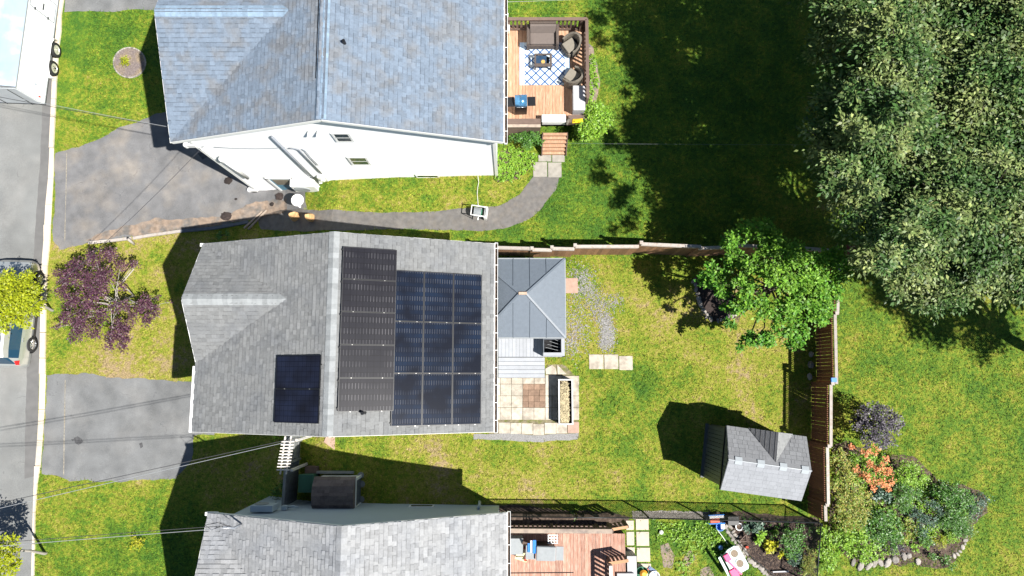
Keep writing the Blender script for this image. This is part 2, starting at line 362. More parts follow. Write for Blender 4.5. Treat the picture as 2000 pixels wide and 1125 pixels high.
# lawn: green / yellow-green / dry, by attribute 'dry' and fine noise
def lawn_mat():
    m = bpy.data.materials.new('lawn'); m.use_nodes = True; N = m.node_tree.nodes; L = m.node_tree.links
    b = N['Principled BSDF']; b.inputs['Roughness'].default_value = .75; b.inputs['Specular IOR Level'].default_value = .2
    geo = N.new('ShaderNodeNewGeometry'); d = N.new('ShaderNodeAttribute'); d.attribute_name = 'dry'
    t = N.new('ShaderNodeAttribute'); t.attribute_name = 'tone'
    def noise(sc, det=5):
        n = N.new('ShaderNodeTexNoise'); n.inputs['Scale'].default_value = sc; n.inputs['Detail'].default_value = det
        L.new(geo.outputs['Position'], n.inputs['Vector']); return n.outputs[0]
    def ma(op, a, b_=0., c=None):
        n = N.new('ShaderNodeMath'); n.operation = op
        for i, v in enumerate((a, b_, c)):
            if v is None: continue
            if isinstance(v, (int, float)): n.inputs[i].default_value = v
            else: L.new(v, n.inputs[i])
        return n.outputs[0]
    f = ma('MULTIPLY_ADD', ma('SUBTRACT', noise(.9, 8), .5), 1.25, d.outputs['Fac'])
    f = ma('MULTIPLY_ADD', ma('SUBTRACT', noise(6, 8), .5), 1.15, f)
    cr = N.new('ShaderNodeValToRGB'); L.new(f, cr.inputs[0]); e = cr.color_ramp.elements
    e[0].position = .0; e[0].color = (.045,.115,.012,1); e[1].position = 1.0; e[1].color = (.30,.225,.12,1)
    for p, c in ((.3, (.10,.175,.014,1)), (.55, (.195,.225,.022,1)), (.78, (.265,.24,.05,1))):
        x = e.new(p); x.color = c
    k = ma('ADD', ma('MULTIPLY_ADD', ma('SUBTRACT', noise(19, 6), .5), 1.9, 1.), t.outputs['Fac'])
    k = ma('MAXIMUM', k, .1)
    vm = N.new('ShaderNodeVectorMath'); vm.operation = 'SCALE'; L.new(cr.outputs[0], vm.inputs[0]); L.new(k, vm.inputs['Scale'])
    L.new(vm.outputs[0], b.inputs['Base Color'])
    bp = N.new('ShaderNodeBump'); bp.inputs['Strength'].default_value = .9; bp.inputs['Distance'].default_value = .05
    L.new(noise(24, 5), bp.inputs['Height']); L.new(bp.outputs[0], b.inputs['Normal'])
    return m
lawn_m = lawn_mat()

# ================================================================ GROUND
# how dry the lawn is, by place (px, py, dryness)
DRY = [(200,60,.25),(150,200,.35),(230,260,.45),(240,100,.2),(130,520,.65),(280,500,.72),(180,690,.72),(300,650,.62),(120,640,.5),
  (230,715,.95),(130,580,.55),(200,960,.5),(130,1000,.5),(230,1080,.22),(330,1100,.2),(120,1090,.38),(420,870,.55),(480,930,.6),(650,870,.55),
  (750,880,.52),(1000,890,.52),(1100,900,.5),(1060,935,.78),(1000,960,.66),(1200,960,.55),(850,940,.75),(1150,560,.55),(1130,600,.7),(1160,640,.72),
  (1250,600,.66),(1300,620,.72),(1230,660,.6),(1260,740,.22),(1200,760,.35),(1150,820,.5),(1350,680,.6),(1440,740,.72),(1400,800,.55),(1300,790,.4),
  (1250,880,.45),(1480,700,.7),(1500,770,.6),(1200,860,.4),(1350,960,.55),(1300,1000,.5),(1700,620,.3),(1750,700,.34),(1800,800,.42),(1850,900,.38),
  (1750,650,.35),(1950,850,.33),(1900,1000,.36),(1980,1080,.4),(1960,760,.3),(1800,1110,.5),(1100,380,.15),(1150,330,.12),(1180,100,.35),
  (1250,60,.2),(1200,440,.15),(1240,150,.25),(1100,450,.2),(1000,450,.25),(1400,200,.1),(1350,430,.2),(700,380,.5),(800,385,.45),(900,370,.55),(980,340,.55),
  (1330,1060,.02),(1290,1040,.05),(1370,1040,.05),(1380,1080,.1),(1400,1110,.1),(1300,1110,.6),(1345,1090,.7),(1030,20,.3),(1600,980,.4)]
_dp = np.array([tuple(PG(a, b)[:2]) for a, b, _ in DRY]); _dv = np.array([c for *_, c in DRY])
def dryness(X, Y):
    num = np.zeros(X.shape); den = np.zeros(X.shape)
    for (x, y), v in zip(_dp, _dv):
        q = 1/(((X-x)**2+(Y-y)**2)+.12)**1.6; num += q*v; den += q
    return num/den
xs = np.unique(np.concatenate([np.arange(-300, -60, 20.), _gx[::1], np.arange(80, 301, 20.)]))
ys = np.unique(np.concatenate([np.arange(-300, -22, 14.), np.arange(-22, 26.01, .5), np.arange(28, 301, 16.)]))
XX, YY = np.meshgrid(xs, ys); ZZ = np.interp(XX, _gx, _gz)
V = np.stack([XX, YY, ZZ], -1).reshape(-1, 3); nx, ny = len(xs), len(ys)
i0 = (np.arange(ny-1)[:, None]*nx + np.arange(nx-1)[None]).ravel()
idx = np.stack([i0, i0+1, i0+nx+1, i0+nx], -1).ravel()
npmesh('ground', V, 4, idx, [lawn_m], {'dry': ('POINT', dryness(XX, YY).ravel())}, kind='structure', smooth=True)

# road, lane edge, kerb
sheet('road', [(-900,-700),(112,-700),(124,0),(110,150),(98,300),(88,500),(78,700),(72,900),(66,1125),(60,1700),(-900,1700)], .004, road_m)
sheet('road_edge', [(100,-10),(122,-10),(112,130),(103,230),(96,400),(88,520),(78,700),(73,850),(68,930),(48,935),(50,800),(54,700),(66,500),(78,330),(84,200)], .008, gutterlane_m, jit=.02)
kb = [(133,-60,118,-60),(126,0,113,0),(121,30,113,30),(121,60,112,60),(116,95,108,95),(112,160,104,160),(109,230,101,230),(106,290,98,290),(105,350,95,350),(102,400,90,400),(100,440,88,440),(99,470,88,470),(94,520,84,520),(91,600,82,600),(90,700,80,700),(90,730,79,730),(88,800,77,800),(84,860,74,860),(80,910,70,910),(74,945,69,945),(70,1000,67,1000),(68,1125,64,1125),(66,1300,61,1300)]
kerb = empty('kerb', PG(95,560)); tag(kerb, kind='structure')
for a, b in zip(kb[:-1], kb[1:]):
    q = [PG(a[0],a[1]), PG(a[2],a[3]), PG(b[2],b[3]), PG(b[0],b[1])]; n = max(1, round((q[0]-q[3]).length/1.1))
    for k in range(n):
        t0, t1 = k/n, (k+1)/n - .012; pl = [q[0].lerp(q[3],t0), q[1].lerp(q[2],t0), q[1].lerp(q[2],t1), q[0].lerp(q[3],t1)]
        zt = g(pl[0].x); m_ = MB(); low = 440 > a[1] >= 290 or a[1] >= 730 and a[1] < 910
        m_.prism([(p.x,p.y) for p in pl], zt-.1, zt+(.035 if low else .09)); m_.build('kerb_stone', curb_m, kerb, ind=True)
    NOGRASS.append([tuple(p[:2]) for p in q])

sheet('driveway', [(130,-80),(126,24),(235,22),(265,18),(312,22),(340,-80)], .008, drive2_m, jit=.03)
sheet('driveway', [(108,300),(160,285),(230,250),(300,224),(345,215),(700,215),(650,330),(633,352),(598,356),(600,408),(566,415),(534,418),(500,428),(430,440),(352,449),(262,462),(190,472),(118,488),(104,470)], .008, drive_m, jit=.06)
sheet('driveway', [(91,733),(160,728),(240,740),(335,744),(420,744),(420,850),(379,852),(374,900),(345,935),(270,938),(210,940),(130,936),(82,925),(86,860)], .008, drive2_m, jit=.06)
sheet('sandy_patch', [(165,470),(200,455),(250,440),(310,425),(350,428),(400,425),(450,420),(480,400),(520,392),(560,386),(560,412),(534,419),(500,428),(430,440),(352,449),(300,457),(262,461)], .012, dust_m, jit=.08)
sheet('asphalt_path', [(500,420),(560,408),(620,411),(700,413),(780,415),(860,412),(920,406),(975,402),(1015,380),(1042,345),(1092,346),(1085,372),(1060,405),(1030,430),(990,445),(940,452),(870,450),(780,448),(700,450),(600,452),(510,448)], .012, path_m, jit=.03)

# ================================================================ ROOFS AND HOUSES
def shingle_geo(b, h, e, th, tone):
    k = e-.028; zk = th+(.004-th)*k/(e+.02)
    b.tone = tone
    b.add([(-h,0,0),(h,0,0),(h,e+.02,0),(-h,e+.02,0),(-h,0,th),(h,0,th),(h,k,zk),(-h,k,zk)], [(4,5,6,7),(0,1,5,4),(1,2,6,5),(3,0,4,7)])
    b.tone = tone+(-.30 if th > .02 else -.08)      # printed granule band along each tab's top, also painting in the course shadow line
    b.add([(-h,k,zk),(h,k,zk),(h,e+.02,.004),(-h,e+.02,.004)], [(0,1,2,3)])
def shingle_meshes(m):
    out = []
    for w_ in (.12,.16,.21):
        for th in (.008,.030):
            b = MB(); e = .15
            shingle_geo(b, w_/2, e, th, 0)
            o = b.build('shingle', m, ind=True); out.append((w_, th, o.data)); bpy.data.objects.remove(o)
    return out
def lay(planes, m, roof, keep=300, expo=.15, amp=.13):
    """planes: (origin, u, v, spans(v)->[(u0,u1)], vmax). Lays courses of shingles, the largest in view as parts, the rest joined"""
    vs = shingle_meshes(m); allp = []
    for org, u, v, spans, vmax in planes:
        u = Vector(u).normalized(); v = Vector(v).normalized(); n = u.cross(v).normalized()
        if n.z < 0: n = -n
        r = 0
        while r*expo < vmax-.02:
            v0 = r*expo; e = min(expo, vmax-v0)
            for a, b in spans(v0+e*.5):
                x = a + random.uniform(-.2, 0)
                while x < b:
                    w_, th, me = random.choice(vs); x1 = min(x+w_, b); xa = max(x, a)
                    if x1-xa > .03:
                        M = Matrix((u, v, n)).transposed().to_4x4(); M.translation = Vector(org)+u*((xa+x1)/2)+v*v0+n*.006
                        sc = (x1-xa)/w_; full = sc > .98
                        q = pix(M.translation + v*.07); vis = (-20 < q[0] < 2020 and -15 < q[1] < 1140)
                        ar = (x1-xa)*n.dot((Vector((0,0,CAM_H))-M.translation).normalized())/(CAM_H-M.translation.z)**2
                        allp.append((ar if vis and full else -1, random.random(), M, sc, w_, th, me))
                    x += w_
            r += 1
    allp.sort(key=lambda t: (-round(t[0], 5), t[1]))
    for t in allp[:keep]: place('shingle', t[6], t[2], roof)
    mb = MB()
    for ar, rd, M, sc, w_, th, me in allp[keep:]:
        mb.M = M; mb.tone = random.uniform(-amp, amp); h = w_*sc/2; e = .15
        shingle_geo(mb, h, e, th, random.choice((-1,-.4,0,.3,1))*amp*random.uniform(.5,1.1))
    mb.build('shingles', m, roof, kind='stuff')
def caps(name, m, a, b, parent, width=.34, slope=.38):
    a = Vector(a); b = Vector(b); L_ = (b-a).length; n = int(L_/.17); d = (b-a)/L_; s_ = d.cross(Vector((0,0,1))).normalized(); h = width/2
    mb = MB(); 
    ms = []
    for var in range(3):
        q = MB(); l = .21
        q.add([(0,-h,-h*slope),(0,0,0),(0,h,-h*slope),(l,-h,-h*slope-.012),(l,0,-.012),(l,h,-h*slope-.012),(0,-h,-h*slope-.02),(0,0,-.02),(0,h,-h*slope-.02)],
              [(0,1,4,3),(1,2,5,4),(0,6,7,1),(1,7,8,2)]); o = q.build(name, m, ind=True); ms.append(o.data); bpy.data.objects.remove(o)
    F_ = Matrix((d, s_, s_.cross(d))).transposed().to_4x4()
    if (F_ @ Vector((0,0,1))).z < 0: F_ = Matrix((d, -s_, (-s_).cross(d))).transposed().to_4x4()
    for k in range(n):
        M = F_.copy(); M.translation = a + d*(L_*k/n) + Vector((0,0,.045)); place(name, random.choice(ms), M, parent)
def house(name, label, mx, y0, y1, hw, ze, zr, gy, ghw, gz, gx, m, mcap, mwall, group, extra_w=.0, south=True):
    """gable roof, ridge along y at x=mx; cross gable on the west side with ridge y=gy, half-width ghw, height gz, meeting the slope at x=gx"""
    h = empty(name, (mx, (y0+y1)/2, -.3), label, 'house', group)
    oh = .32; wx0, wx1 = mx-hw+oh, mx+hw-oh; wy0, wy1 = y0+oh, y1-oh; sl = (zr-ze)/hw; zt = ze+sl*oh-.10; zp = zr-.12
    wb = MB(); zb = -3.2
    pr = [(wx0,zb),(wx1,zb),(wx1,zt),(mx,zp),(wx0,zt)]
    n = 5; wb.add([(x,wy0,z) for x, z in pr]+[(x,wy1,z) for x, z in pr], [(0,1,2,3,4),(9,8,7,6,5)]+[(i,(i+5),(i+1)%5+5,(i+1)%5) for i in range(5)])
    g0, g1 = gy-ghw+oh, gy+ghw-oh
    wb.add([(wx0-.02,g0,zb),(wx0-.02,g1,zb),(wx0-.02,g1,zt-.02),(wx0-.02,gy,gz-.14),(wx0-.02,g0,zt-.02)], [(4,3,2,1,0)])
    wall = wb.build('wall', mwall, h)
    # clapboards on the long-visible gable end
    sd_ = MB(); yy = wy0 if south else wy1; sg = -1 if south else 1; z = -3.0
    while z < zp-.1:
        zz = z+.11; a = wx0; b = wx1
        if zz > zt: k = (zz-zt)/(zp-zt); a = wx0+(mx-wx0)*k; b = wx1-(wx1-mx)*k
        if b-a > .1: sd_.add([(a,yy,z+.11),(b,yy,z+.11),(b,yy+sg*.016,z+.004),(a,yy+sg*.016,z+.004),(a,yy,z),(b,yy,z)], [(0,1,2,3),(3,2,5,4)] if not south else [(3,2,1,0),(4,5,2,3)])
        z += .11
    sd_.build('clapboards', mwall, wall, kind='stuff')
    # roof deck
    rb = MB(); th = .10; eN = y1
    A = lambda x, y, z: (x, y, z)
    rb.add([A(mx+hw,y0,ze),A(mx+hw,y1,ze),A(mx,y1,zr),A(mx,y0,zr),A(mx+hw,y0,ze-th),A(mx+hw,y1,ze-th),A(mx,y1,zr-th),A(mx,y0,zr-th)], [(0,1,2,3),(7,6,5,4),(0,3,7,4),(1,5,6,2),(0,4,5,1)])
    rb.add([A(mx-hw,y0,ze),A(mx-hw,y1,ze),A(mx,y1,zr),A(mx,y0,zr),A(mx-hw,y0,ze-th),A(mx-hw,y1,ze-th),A(mx,y1,zr-th),A(mx,y0,zr-th)], [(3,2,1,0),(4,5,6,7),(4,7,3,0),(2,6,5,1),(1,5,4,0)])
    xw = mx-hw; rb.add([A(xw,gy-ghw,ze),A(xw,gy,gz),A(xw,gy+ghw,ze),A(gx,gy,gz),A(xw,gy-ghw,ze-th),A(xw,gy,gz-th),A(xw,gy+ghw,ze-th)], [(0,3,1),(1,3,2),(0,1,5,4),(1,2,6,5)])
    roof = rb.build('roof', m, h)
    # fascia and rake boards
    tb = MB()
    tb.beam((mx+hw+.012,y0,ze-.09),(mx+hw+.012,y1,ze-.09),.02,.17); tb.beam((xw-.012,y0,ze-.09),(xw-.012,gy-ghw,ze-.09),.02,.17)
    for yy2, s2 in ((y0,-1),(y1,1)):
        for xa in (mx-hw, mx+hw): tb.beam((xa,yy2+s2*.006,ze-.10),(mx,yy2+s2*.006,zr-.10),.010,.16,up=(0,0,1))
    for ya in (gy-ghw, gy+ghw): tb.beam((xw-.014,ya,ze-.10),(xw-.014,gy,gz-.10),.022,.16)
    tb.build('fascia', trim_m, h)
    if gy-ghw > y0+.5:
        q = MB(); q.box((xw-.12,y0-.02,ze-.15),(xw-.03,gy-ghw-.1,ze-.02)); q.build('gutter', trim_m, h)
        q = MB(); q.box((xw-.12,gy+ghw-.06,ze-.15),(xw+.3,gy+ghw+.06,ze-.02)); q.build('gutter', trim_m, h)
    else: bar('ridge_vent', black_m, (mx-.20,y0+1.4 if south else y1-1.0,zr-.20*sl+.035), (mx-.20,y1-.3 if south else y0+.3,zr-.20*sl+.035), .022, .03, h)
    # gutters with hangers
    gt = MB(); xg = mx+hw+.03
    for xa, xb, zz, zz2 in ((xg,xg+.012,ze-.14,ze-.02),(xg+.10,xg+.112,ze-.14,ze-.02),(xg,xg+.112,ze-.15,ze-.138)): gt.box((xa,y0-.03,zz),(xb,y1+.03,zz2))
    gt.box((xg,y0-.042,ze-.15),(xg+.112,y0-.03,ze-.02)); gt.box((xg,y1+.03,ze-.15),(xg+.112,y1+.042,ze-.02))
    gut = gt.build('gutter', trim_m, h)
    gi = MB(); gi.box((xg+.014,y0,ze-.136),(xg+.098,y1,ze-.10)); gi.build('leaf_litter', soil_m, gut)
    y = y0+.4
    while y < y1: piece('hanger', trim_m, (xg+.05,y,ze-.012), (.15,.02,.01), gut); y += .62
    u_e, v_e = (0,-1,0), (-hw,0,zr-ze); Ls = math.hypot(hw, zr-ze); L_ = y1-y0
    pl = [((mx+hw,y1,ze), (0,-1,0), v_e, lambda v: [(0,L_)], Ls)]
    lw = math.hypot(gx-xw, gz-ze)   # along slope from eave to the point where the valley closes
    def sw(v):
        if v >= lw: return [(0,L_)]
        k = 1-v/lw; c0, c1 = gy-ghw*k-y0, gy+ghw*k-y0; out = []
        if c0 > .03: out.append((0,c0))
        if c1 < L_-.03: out.append((c1,L_))
        return out
    pl.append(((xw,y0,ze), (0,1,0), (hw,0,zr-ze), sw, Ls))
    Lg = math.hypot(ghw, gz-ze)
    pl.append(((xw,gy-ghw,ze), (1,0,0), (0,ghw,gz-ze), lambda v: [(0,(gx-xw)*v/Lg)], Lg))
    pl.append(((xw,gy+ghw,ze), (1,0,0), (0,-ghw,gz-ze), lambda v: [(0,(gx-xw)*v/Lg)], Lg))
    lay(pl, m, roof)
    caps('ridge_cap', mcap, (mx,y0+.02,zr), (mx,y1-.02,zr), roof, .36, sl)
    caps('ridge_cap', mcap, (xw+.02,gy,gz), (gx+.05,gy,gz), roof, .40, (gz-ze)/ghw)
    return h, roof, wall
HG = 'split level houses in a row along the street'
h1, h1roof, h1wall = house('split_level_house', 'white sided house with blue grey shingle roof and a wooden deck, at the top', -6.12, 8.16, 19.5, 5.82, 5.0, 7.1, 12.15, 3.99, 6.6, -7.5, sh1_m, sh1l_m, white_m, HG)
h2, h2roof, h2wall = house('split_level_house', 'middle house with grey shingle roof carrying black solar panels', -5.99, -1.91, 4.86, 5.33, 3.4, 5.43, 2.66, 2.16, 4.76, -7.75, sh2_m, sh2l_m, blues_m, HG)
h3, h3roof, h3wall = house('split_level_house', 'house with pale grey shingle roof and pale blue siding, at the bottom edge', -5.43, -15.5, -4.72, 5.24, 3.2, 5.4, -8.75, 3.99, 4.75, -7.0, sh3_m, sh3_m, blues_m, HG, south=False)

def vent_pipe(house_roof, px, py, z, m=black_m):
    p = P(px, py, z); b = MB(); b.cyl((p.x,p.y,p.z-.1), .055, .48, 12); b.cyl((p.x,p.y,p.z-.1), .14, .12, 12, r2=.06); b.build('vent_pipe', m, house_roof)
vent_pipe(h1roof, 676, 90, 6.7); vent_pipe(h2roof, 712, 806, 5.0)

# wall fittings on the white gable (plane y = 8.46)
WY = 8.455
def on_wall(px, py, d=0.): return PY(px, py, WY-d)
def window(parent, c, w_, h_, sash=True, pane=glass_m, y=WY, s=-1):
    fr = MB(); t = .06
    for a, b in (((-w_/2-t, h_/2),(w_/2+t,h_/2+t)),((-w_/2-t,-h_/2-t),(w_/2+t,-h_/2)),((-w_/2-t,-h_/2),(-w_/2,h_/2)),((w_/2,-h_/2),(w_/2+t,h_/2))):
        fr.box((c.x+a[0], min(y+s*.034,y-.0), c.z+a[1]), (c.x+b[0], max(y+s*.034,y), c.z+b[1]))
    win = fr.build('window', trim_m, parent)
    p = MB(); p.box((c.x-w_/2, y+s*.028 if s<0 else y+.018, c.z-h_/2),(c.x+w_/2, y+s*.018 if s<0 else y+.028, c.z+h_/2)); p.build('pane', pane, win)
    if sash:
        q = MB(); q.box((c.x-w_/2, min(y+s*.031,y+s*.029), c.z-.025),(c.x+w_/2, max(y+s*.031,y+s*.029), c.z+.025))
        for xx in (-w_/2, w_/2-.03): q.box((c.x+xx, min(y+s*.031,y+s*.029), c.z-h_/2),(c.x+xx+.03, max(y+s*.031,y+s*.029), c.z+h_/2))
        q.build('sash', trim_m, win)
    return win
pw = on_wall(670,268); window(h1, Vector((pw.x,0,pw.z)), .54, .74)
pw = on_wall(702,314); window(h1, Vector((pw.x,0,pw.z)), .66, .82)
pw = on_wall(835,343.5); window(h1, Vector((pw.x,0,pw.z)), .85, .28, False)
# side door at driveway level
pd = on_wall(553,352); db = MB(); db.box((pd.x-.5,WY-.05,-2.4),(pd.x+.42,WY-.02,-.25)); dr = db.build('side_door', mat('blue_door',(.10,.24,.33),.5), h1)
b = MB()
for x0, x1, z0, z1 in ((-.6,-.5,-2.4,-.15),(.42,.52,-2.4,-.15),(-.6,.52,-.25,-.13)): b.box((pd.x+x0,WY-.09,z0),(pd.x+x1,WY-.0,z1))
b.build('door_frame', trim_m, dr)
b = MB(); b.box((pd.x-.40,WY-.066,-1.15),(pd.x+.32,WY-.052,-.42)); b.build('door_pane', mat('tan_glass',(.22,.20,.15),.2), dr)
# conduit, cables, brackets, meter
a0 = on_wall(531,263); b0 = on_wall(618,352); m_ = MB(); m_.tube([(a0.x,WY-.08,a0.z),(a0.x+.02,WY-.08,b0.z-.3)], .045, 8); m_.build('downpipe', pipe_m, h1)
a0 = on_wall(584,290); b0 = on_wall(626,337); m_ = MB(); m_.tube([(a0.x-.35,WY-.03,a0.z+.1),(a0.x-.1,WY-.05,a0.z+.12),(a0.x,WY-.06,a0.z),(a0.x+.02,WY-.06,b0.z)], .028, 6); m_.build('conduit', pipe_m, h1)
a0 = on_wall(590,290); m_ = MB(); m_.tube([(a0.x,WY-.03,a0.z),(a0.x+.08,WY-.05,a0.z-.15),(a0.x+.05,WY-.05,a0.z-.9),(a0.x+.06,WY-.05,a0.z-1.9)], .014, 5); m_.build('cable', pipe_m, h1)
m_ = MB(); q = [on_wall(x, y) for x, y in ((418,286),(450,288),(500,289),(540,288),(556,286))]; m_.tube([(p.x,WY-.03,p.z) for p in q], .014, 5); m_.build('cable', pipe_m, h1)
c_ = on_wall(634,345); m_ = MB(); m_.box((c_.x-.24,WY-.14,c_.z-.24),(c_.x+.12,WY-.01,c_.z+.28)); m_.cyl((c_.x-.06,WY-.14,c_.z+.02), .10, -.08, 14, axis='Y'); m_.build('meter_box', whitep_m, h1)
for px_ in (604, 622):
    c_ = on_wall(px_, 258); m_ = MB(); m_.add([(c_.x,WY,c_.z+.16),(c_.x+.02,WY-.14,c_.z-.1),(c_.x-.10,WY-.14,c_.z-.1),(c_.x-.10,WY,c_.z-.1),(c_.x+.02,WY,c_.z-.1)], [(0,2,1),(1,2,3,4),(0,3,2),(0,1,4)]); m_.build('vent_hood', whitep_m, h1)
# large white duct and lamp near the west corner
a0 = on_wall(437,302); b0 = on_wall(486,338); m_ = MB(); m_.tube([(a0.x,WY-.22,a0.z),(a0.x+.02,WY-.22,b0.z)], .07, 10); m_.cyl((a0.x,WY-.22,a0.z-.05), .11, .22, 12); m_.build('vent_duct', whitep_m, h1)
for px_, py_ in ((405,284),(512,372)):
    c_ = on_wall(px_, py_); m_ = MB(); m_.box((-11.98,WY-.05,c_.z-.12),(-11.62,WY+.12,c_.z+.12)); m_.lathe((-12.0,WY+.03,c_.z-.2), [(.05,0),(.1,.05),(.1,.22),(.04,.3)], 10); m_.build('wall_lamp', whitep_m, h1)
for x_ in (-11.66,-.66): m_ = MB(); m_.box((x_-.05,WY-.02,-3.1),(x_+.07,WY+.04,4.95)); m_.build('corner_trim', trim_m, h1)

# north wall of the bottom house
HY = -5.035
def w3(px, py): return PY(px, py, HY)
c_ = w3(820,994); window(h3, Vector((c_.x,0,.25)), .85, .34, False, y=HY, s=1)
m_ = MB(); m_.tube([(w3(931,1008).x,HY+.08,1.0),(w3(931,1008).x+.02,HY+.10,.6),(w3(931,1008).x+.03,HY+.22,.45)], .06, 8); m_.build('wall_vent', blues_m, h3)

# ---------------------------------------------------------------- solar arrays
def panel_mat(name, c, c2, line, pitch_u, pitch_v, du, rough=.18, dashc=(.12,.118,.125)):
    m = bpy.data.materials.new(name); m.use_nodes = True; N = m.node_tree.nodes; L = m.node_tree.links; b = N['Principled BSDF']
    b.inputs['Roughness'].default_value = rough; b.inputs['Specular IOR Level'].default_value = .14
    tc = N.new('ShaderNodeTexCoord'); sp = N.new('ShaderNodeSeparateXYZ'); L.new(tc.outputs['Object'], sp.inputs[0])
    def ma(op, a, b_=0., c_=None):
        n = N.new('ShaderNodeMath'); n.operation = op
        for i, v in enumerate((a, b_, c_)):
            if v is None: continue
            if isinstance(v, (int, float)): n.inputs[i].default_value = v
            else: L.new(v, n.inputs[i])
        return n.outputs[0]
    # object space is 1 m per unit: x across the cells, y along the cells
    fu = ma('FRACT', ma('DIVIDE', sp.outputs[0], pitch_u)); fv = ma('FRACT', ma('DIVIDE', sp.outputs[1], pitch_v))
    gap = ma('MAXIMUM', ma('LESS_THAN', fu, .05), ma('LESS_THAN', fv, .07))
    fb = ma('FRACT', ma('DIVIDE', sp.outputs[0], pitch_u/2.)); dash = ma('MULTIPLY', ma('LESS_THAN', ma('ABSOLUTE', ma('SUBTRACT', fb, .5)), .075), ma('GREATER_THAN', ma('FRACT', ma('DIVIDE', sp.outputs[1], pitch_v*du)), .5))  # pale dashes along the busbars: their glints put into the colour
    no = N.new('ShaderNodeTexNoise'); no.inputs['Scale'].default_value = 1.3; geo = N.new('ShaderNodeNewGeometry'); L.new(geo.outputs['Position'], no.inputs['Vector'])
    mr = N.new('ShaderNodeMapRange'); mr.inputs[1].default_value = .35; mr.inputs[2].default_value = .65; L.new(no.outputs[0], mr.inputs[0])
    dash = ma('MULTIPLY', dash, mr.outputs[0])
    m1 = N.new('ShaderNodeMix'); m1.data_type = 'RGBA'; L.new(mr.outputs[0], m1.inputs[0]); m1.inputs[6].default_value = (*c,1); m1.inputs[7].default_value = (*c2,1)
    m2 = N.new('ShaderNodeMix'); m2.data_type = 'RGBA'; L.new(gap, m2.inputs[0]); L.new(m1.outputs[2], m2.inputs[6]); m2.inputs[7].default_value = (*line,1)
    m3 = N.new('ShaderNodeMix'); m3.data_type = 'RGBA'; L.new(ma('MULTIPLY', dash, .9), m3.inputs[0]); L.new(m2.outputs[2], m3.inputs[6]); m3.inputs[7].default_value = (*dashc,1)
    L.new(m3.outputs[2], b.inputs['Base Color']); return m
cellw_m = panel_mat('cells_brownish', (.013,.013,.018), (.017,.017,.022), (.006,.006,.008), .21, .19, 2., .3)
celld_m = panel_mat('cells_navy', (.009,.010,.016), (.013,.017,.034), (.004,.005,.009), .17, .17, 2., dashc=(.02,.022,.035))
cellb_m = panel_mat('cells_blue', (.009,.011,.018), (.011,.019,.038), (.008,.010,.016), .17, .16, 2.)
clip_m = mat('silver_clamp', (.38,.37,.35), .3, metal=.5)
def slope_frame(side):   # local frame on the roof of the middle house
    s_ = (5.43-3.4)/5.33
    if side == 'E': d = Vector((1,0,-s_)).normalized()
    else: d = Vector((1,0,s_)).normalized()
    n = Vector((-d.z,0,d.x)); return d, n
def solar(label, corner_px, zc, nx_, ny_, pw_, pl_, side, cell, lift, swap=False, rails=True):
    d, n = slope_frame(side); yv = Vector((0,1,0))
    def zroof(x): return 5.43 - abs(x+5.99)*(2.03/5.33)
    z = zc
    for _ in range(8): p = P(*corner_px, z+lift); z = zroof(p.x)
    p0 = P(*corner_px, z+lift)      # north-west corner
    F_ = Matrix((d, yv, n)).transposed().to_4x4(); F_.translation = p0
    t = empty('solar_array', p0, label, 'solar panels', 'solar arrays on the middle house roof')
    for j in range(ny_):
        for i in range(nx_):
            c = p0 + d*(pw_*(i+.5)) - yv*(pl_*(j+.5)); M = Matrix((d, yv, n)).transposed().to_4x4(); M.translation = c
            fm = MB(M); gx_ = .012; fw = .018; X, Y = pw_/2-gx_/2, pl_/2-gx_/2
            for a, b in (((-X,-Y,-.035),(X,-Y+fw,.0)),((-X,Y-fw,-.035),(X,Y,.0)),((-X,-Y+fw,-.035),(-X+fw,Y-fw,.0)),((X-fw,-Y+fw,-.035),(X,Y-fw,.0))): fm.box(a, b)
            fo = fm.build('solar_panel', black_m, t)
            k = ('cell', cell.name, round(pw_,3), round(pl_,3))
            if k not in UB:
                q = MB(); q.box((-X+fw,-Y+fw,-.03),(X-fw,Y-fw,-.006)); oo = q.build('cell_sheet', cell); UB[k] = oo.data; bpy.data.objects.remove(oo)
            Mc = M @ (Matrix.Rotation(0,4,'Z'))
            place('cell_sheet', UB[k], Mc, fo)
            for ux in (-.28,.28):
                if j < ny_: 
                    cc = M @ Vector((pw_*ux, -pl_/2, .004)); piece('clamp', clip_m, cc, (.035,.02,.010), fo, M=Matrix((d,yv,n)).transposed().to_4x4())
    for yy in ([.28,.72] if not swap else [.25,.75]):
        for j in range(ny_):
            a = p0 - yv*(pl_*(j+yy)) - n*.06; bar('mounting_rail', black_m, a, a + d*(pw_*nx_), .04, .05, t)
    m_ = MB(); 
    for i in range(nx_+1):
        for j in range(ny_+1):
            q_ = p0 + d*min(pw_*i, pw_*nx_-.1) - yv*min(pl_*j+.1, pl_*ny_-.1); m_.beam(q_-n*.05, q_-n*(lift+.1), .05, .05)
    m_.build('mounting_foot', black_m, t)
solar('column of five brownish landscape solar panels beside the roof ridge', (670,481), 5.2, 1, 5, 1.83, 1.095, 'E', cellw_m, .17)
solar('three by three grid of blue black solar panels on the rear roof slope', (770,527), 4.8, 3, 3, 1.06, 1.765, 'E', cellb_m, .12, True)
solar('pair of dark solar panels alone on the front roof slope', (540,694), 4.5, 1, 2, 1.80, 1.12, 'W', celld_m, .10)

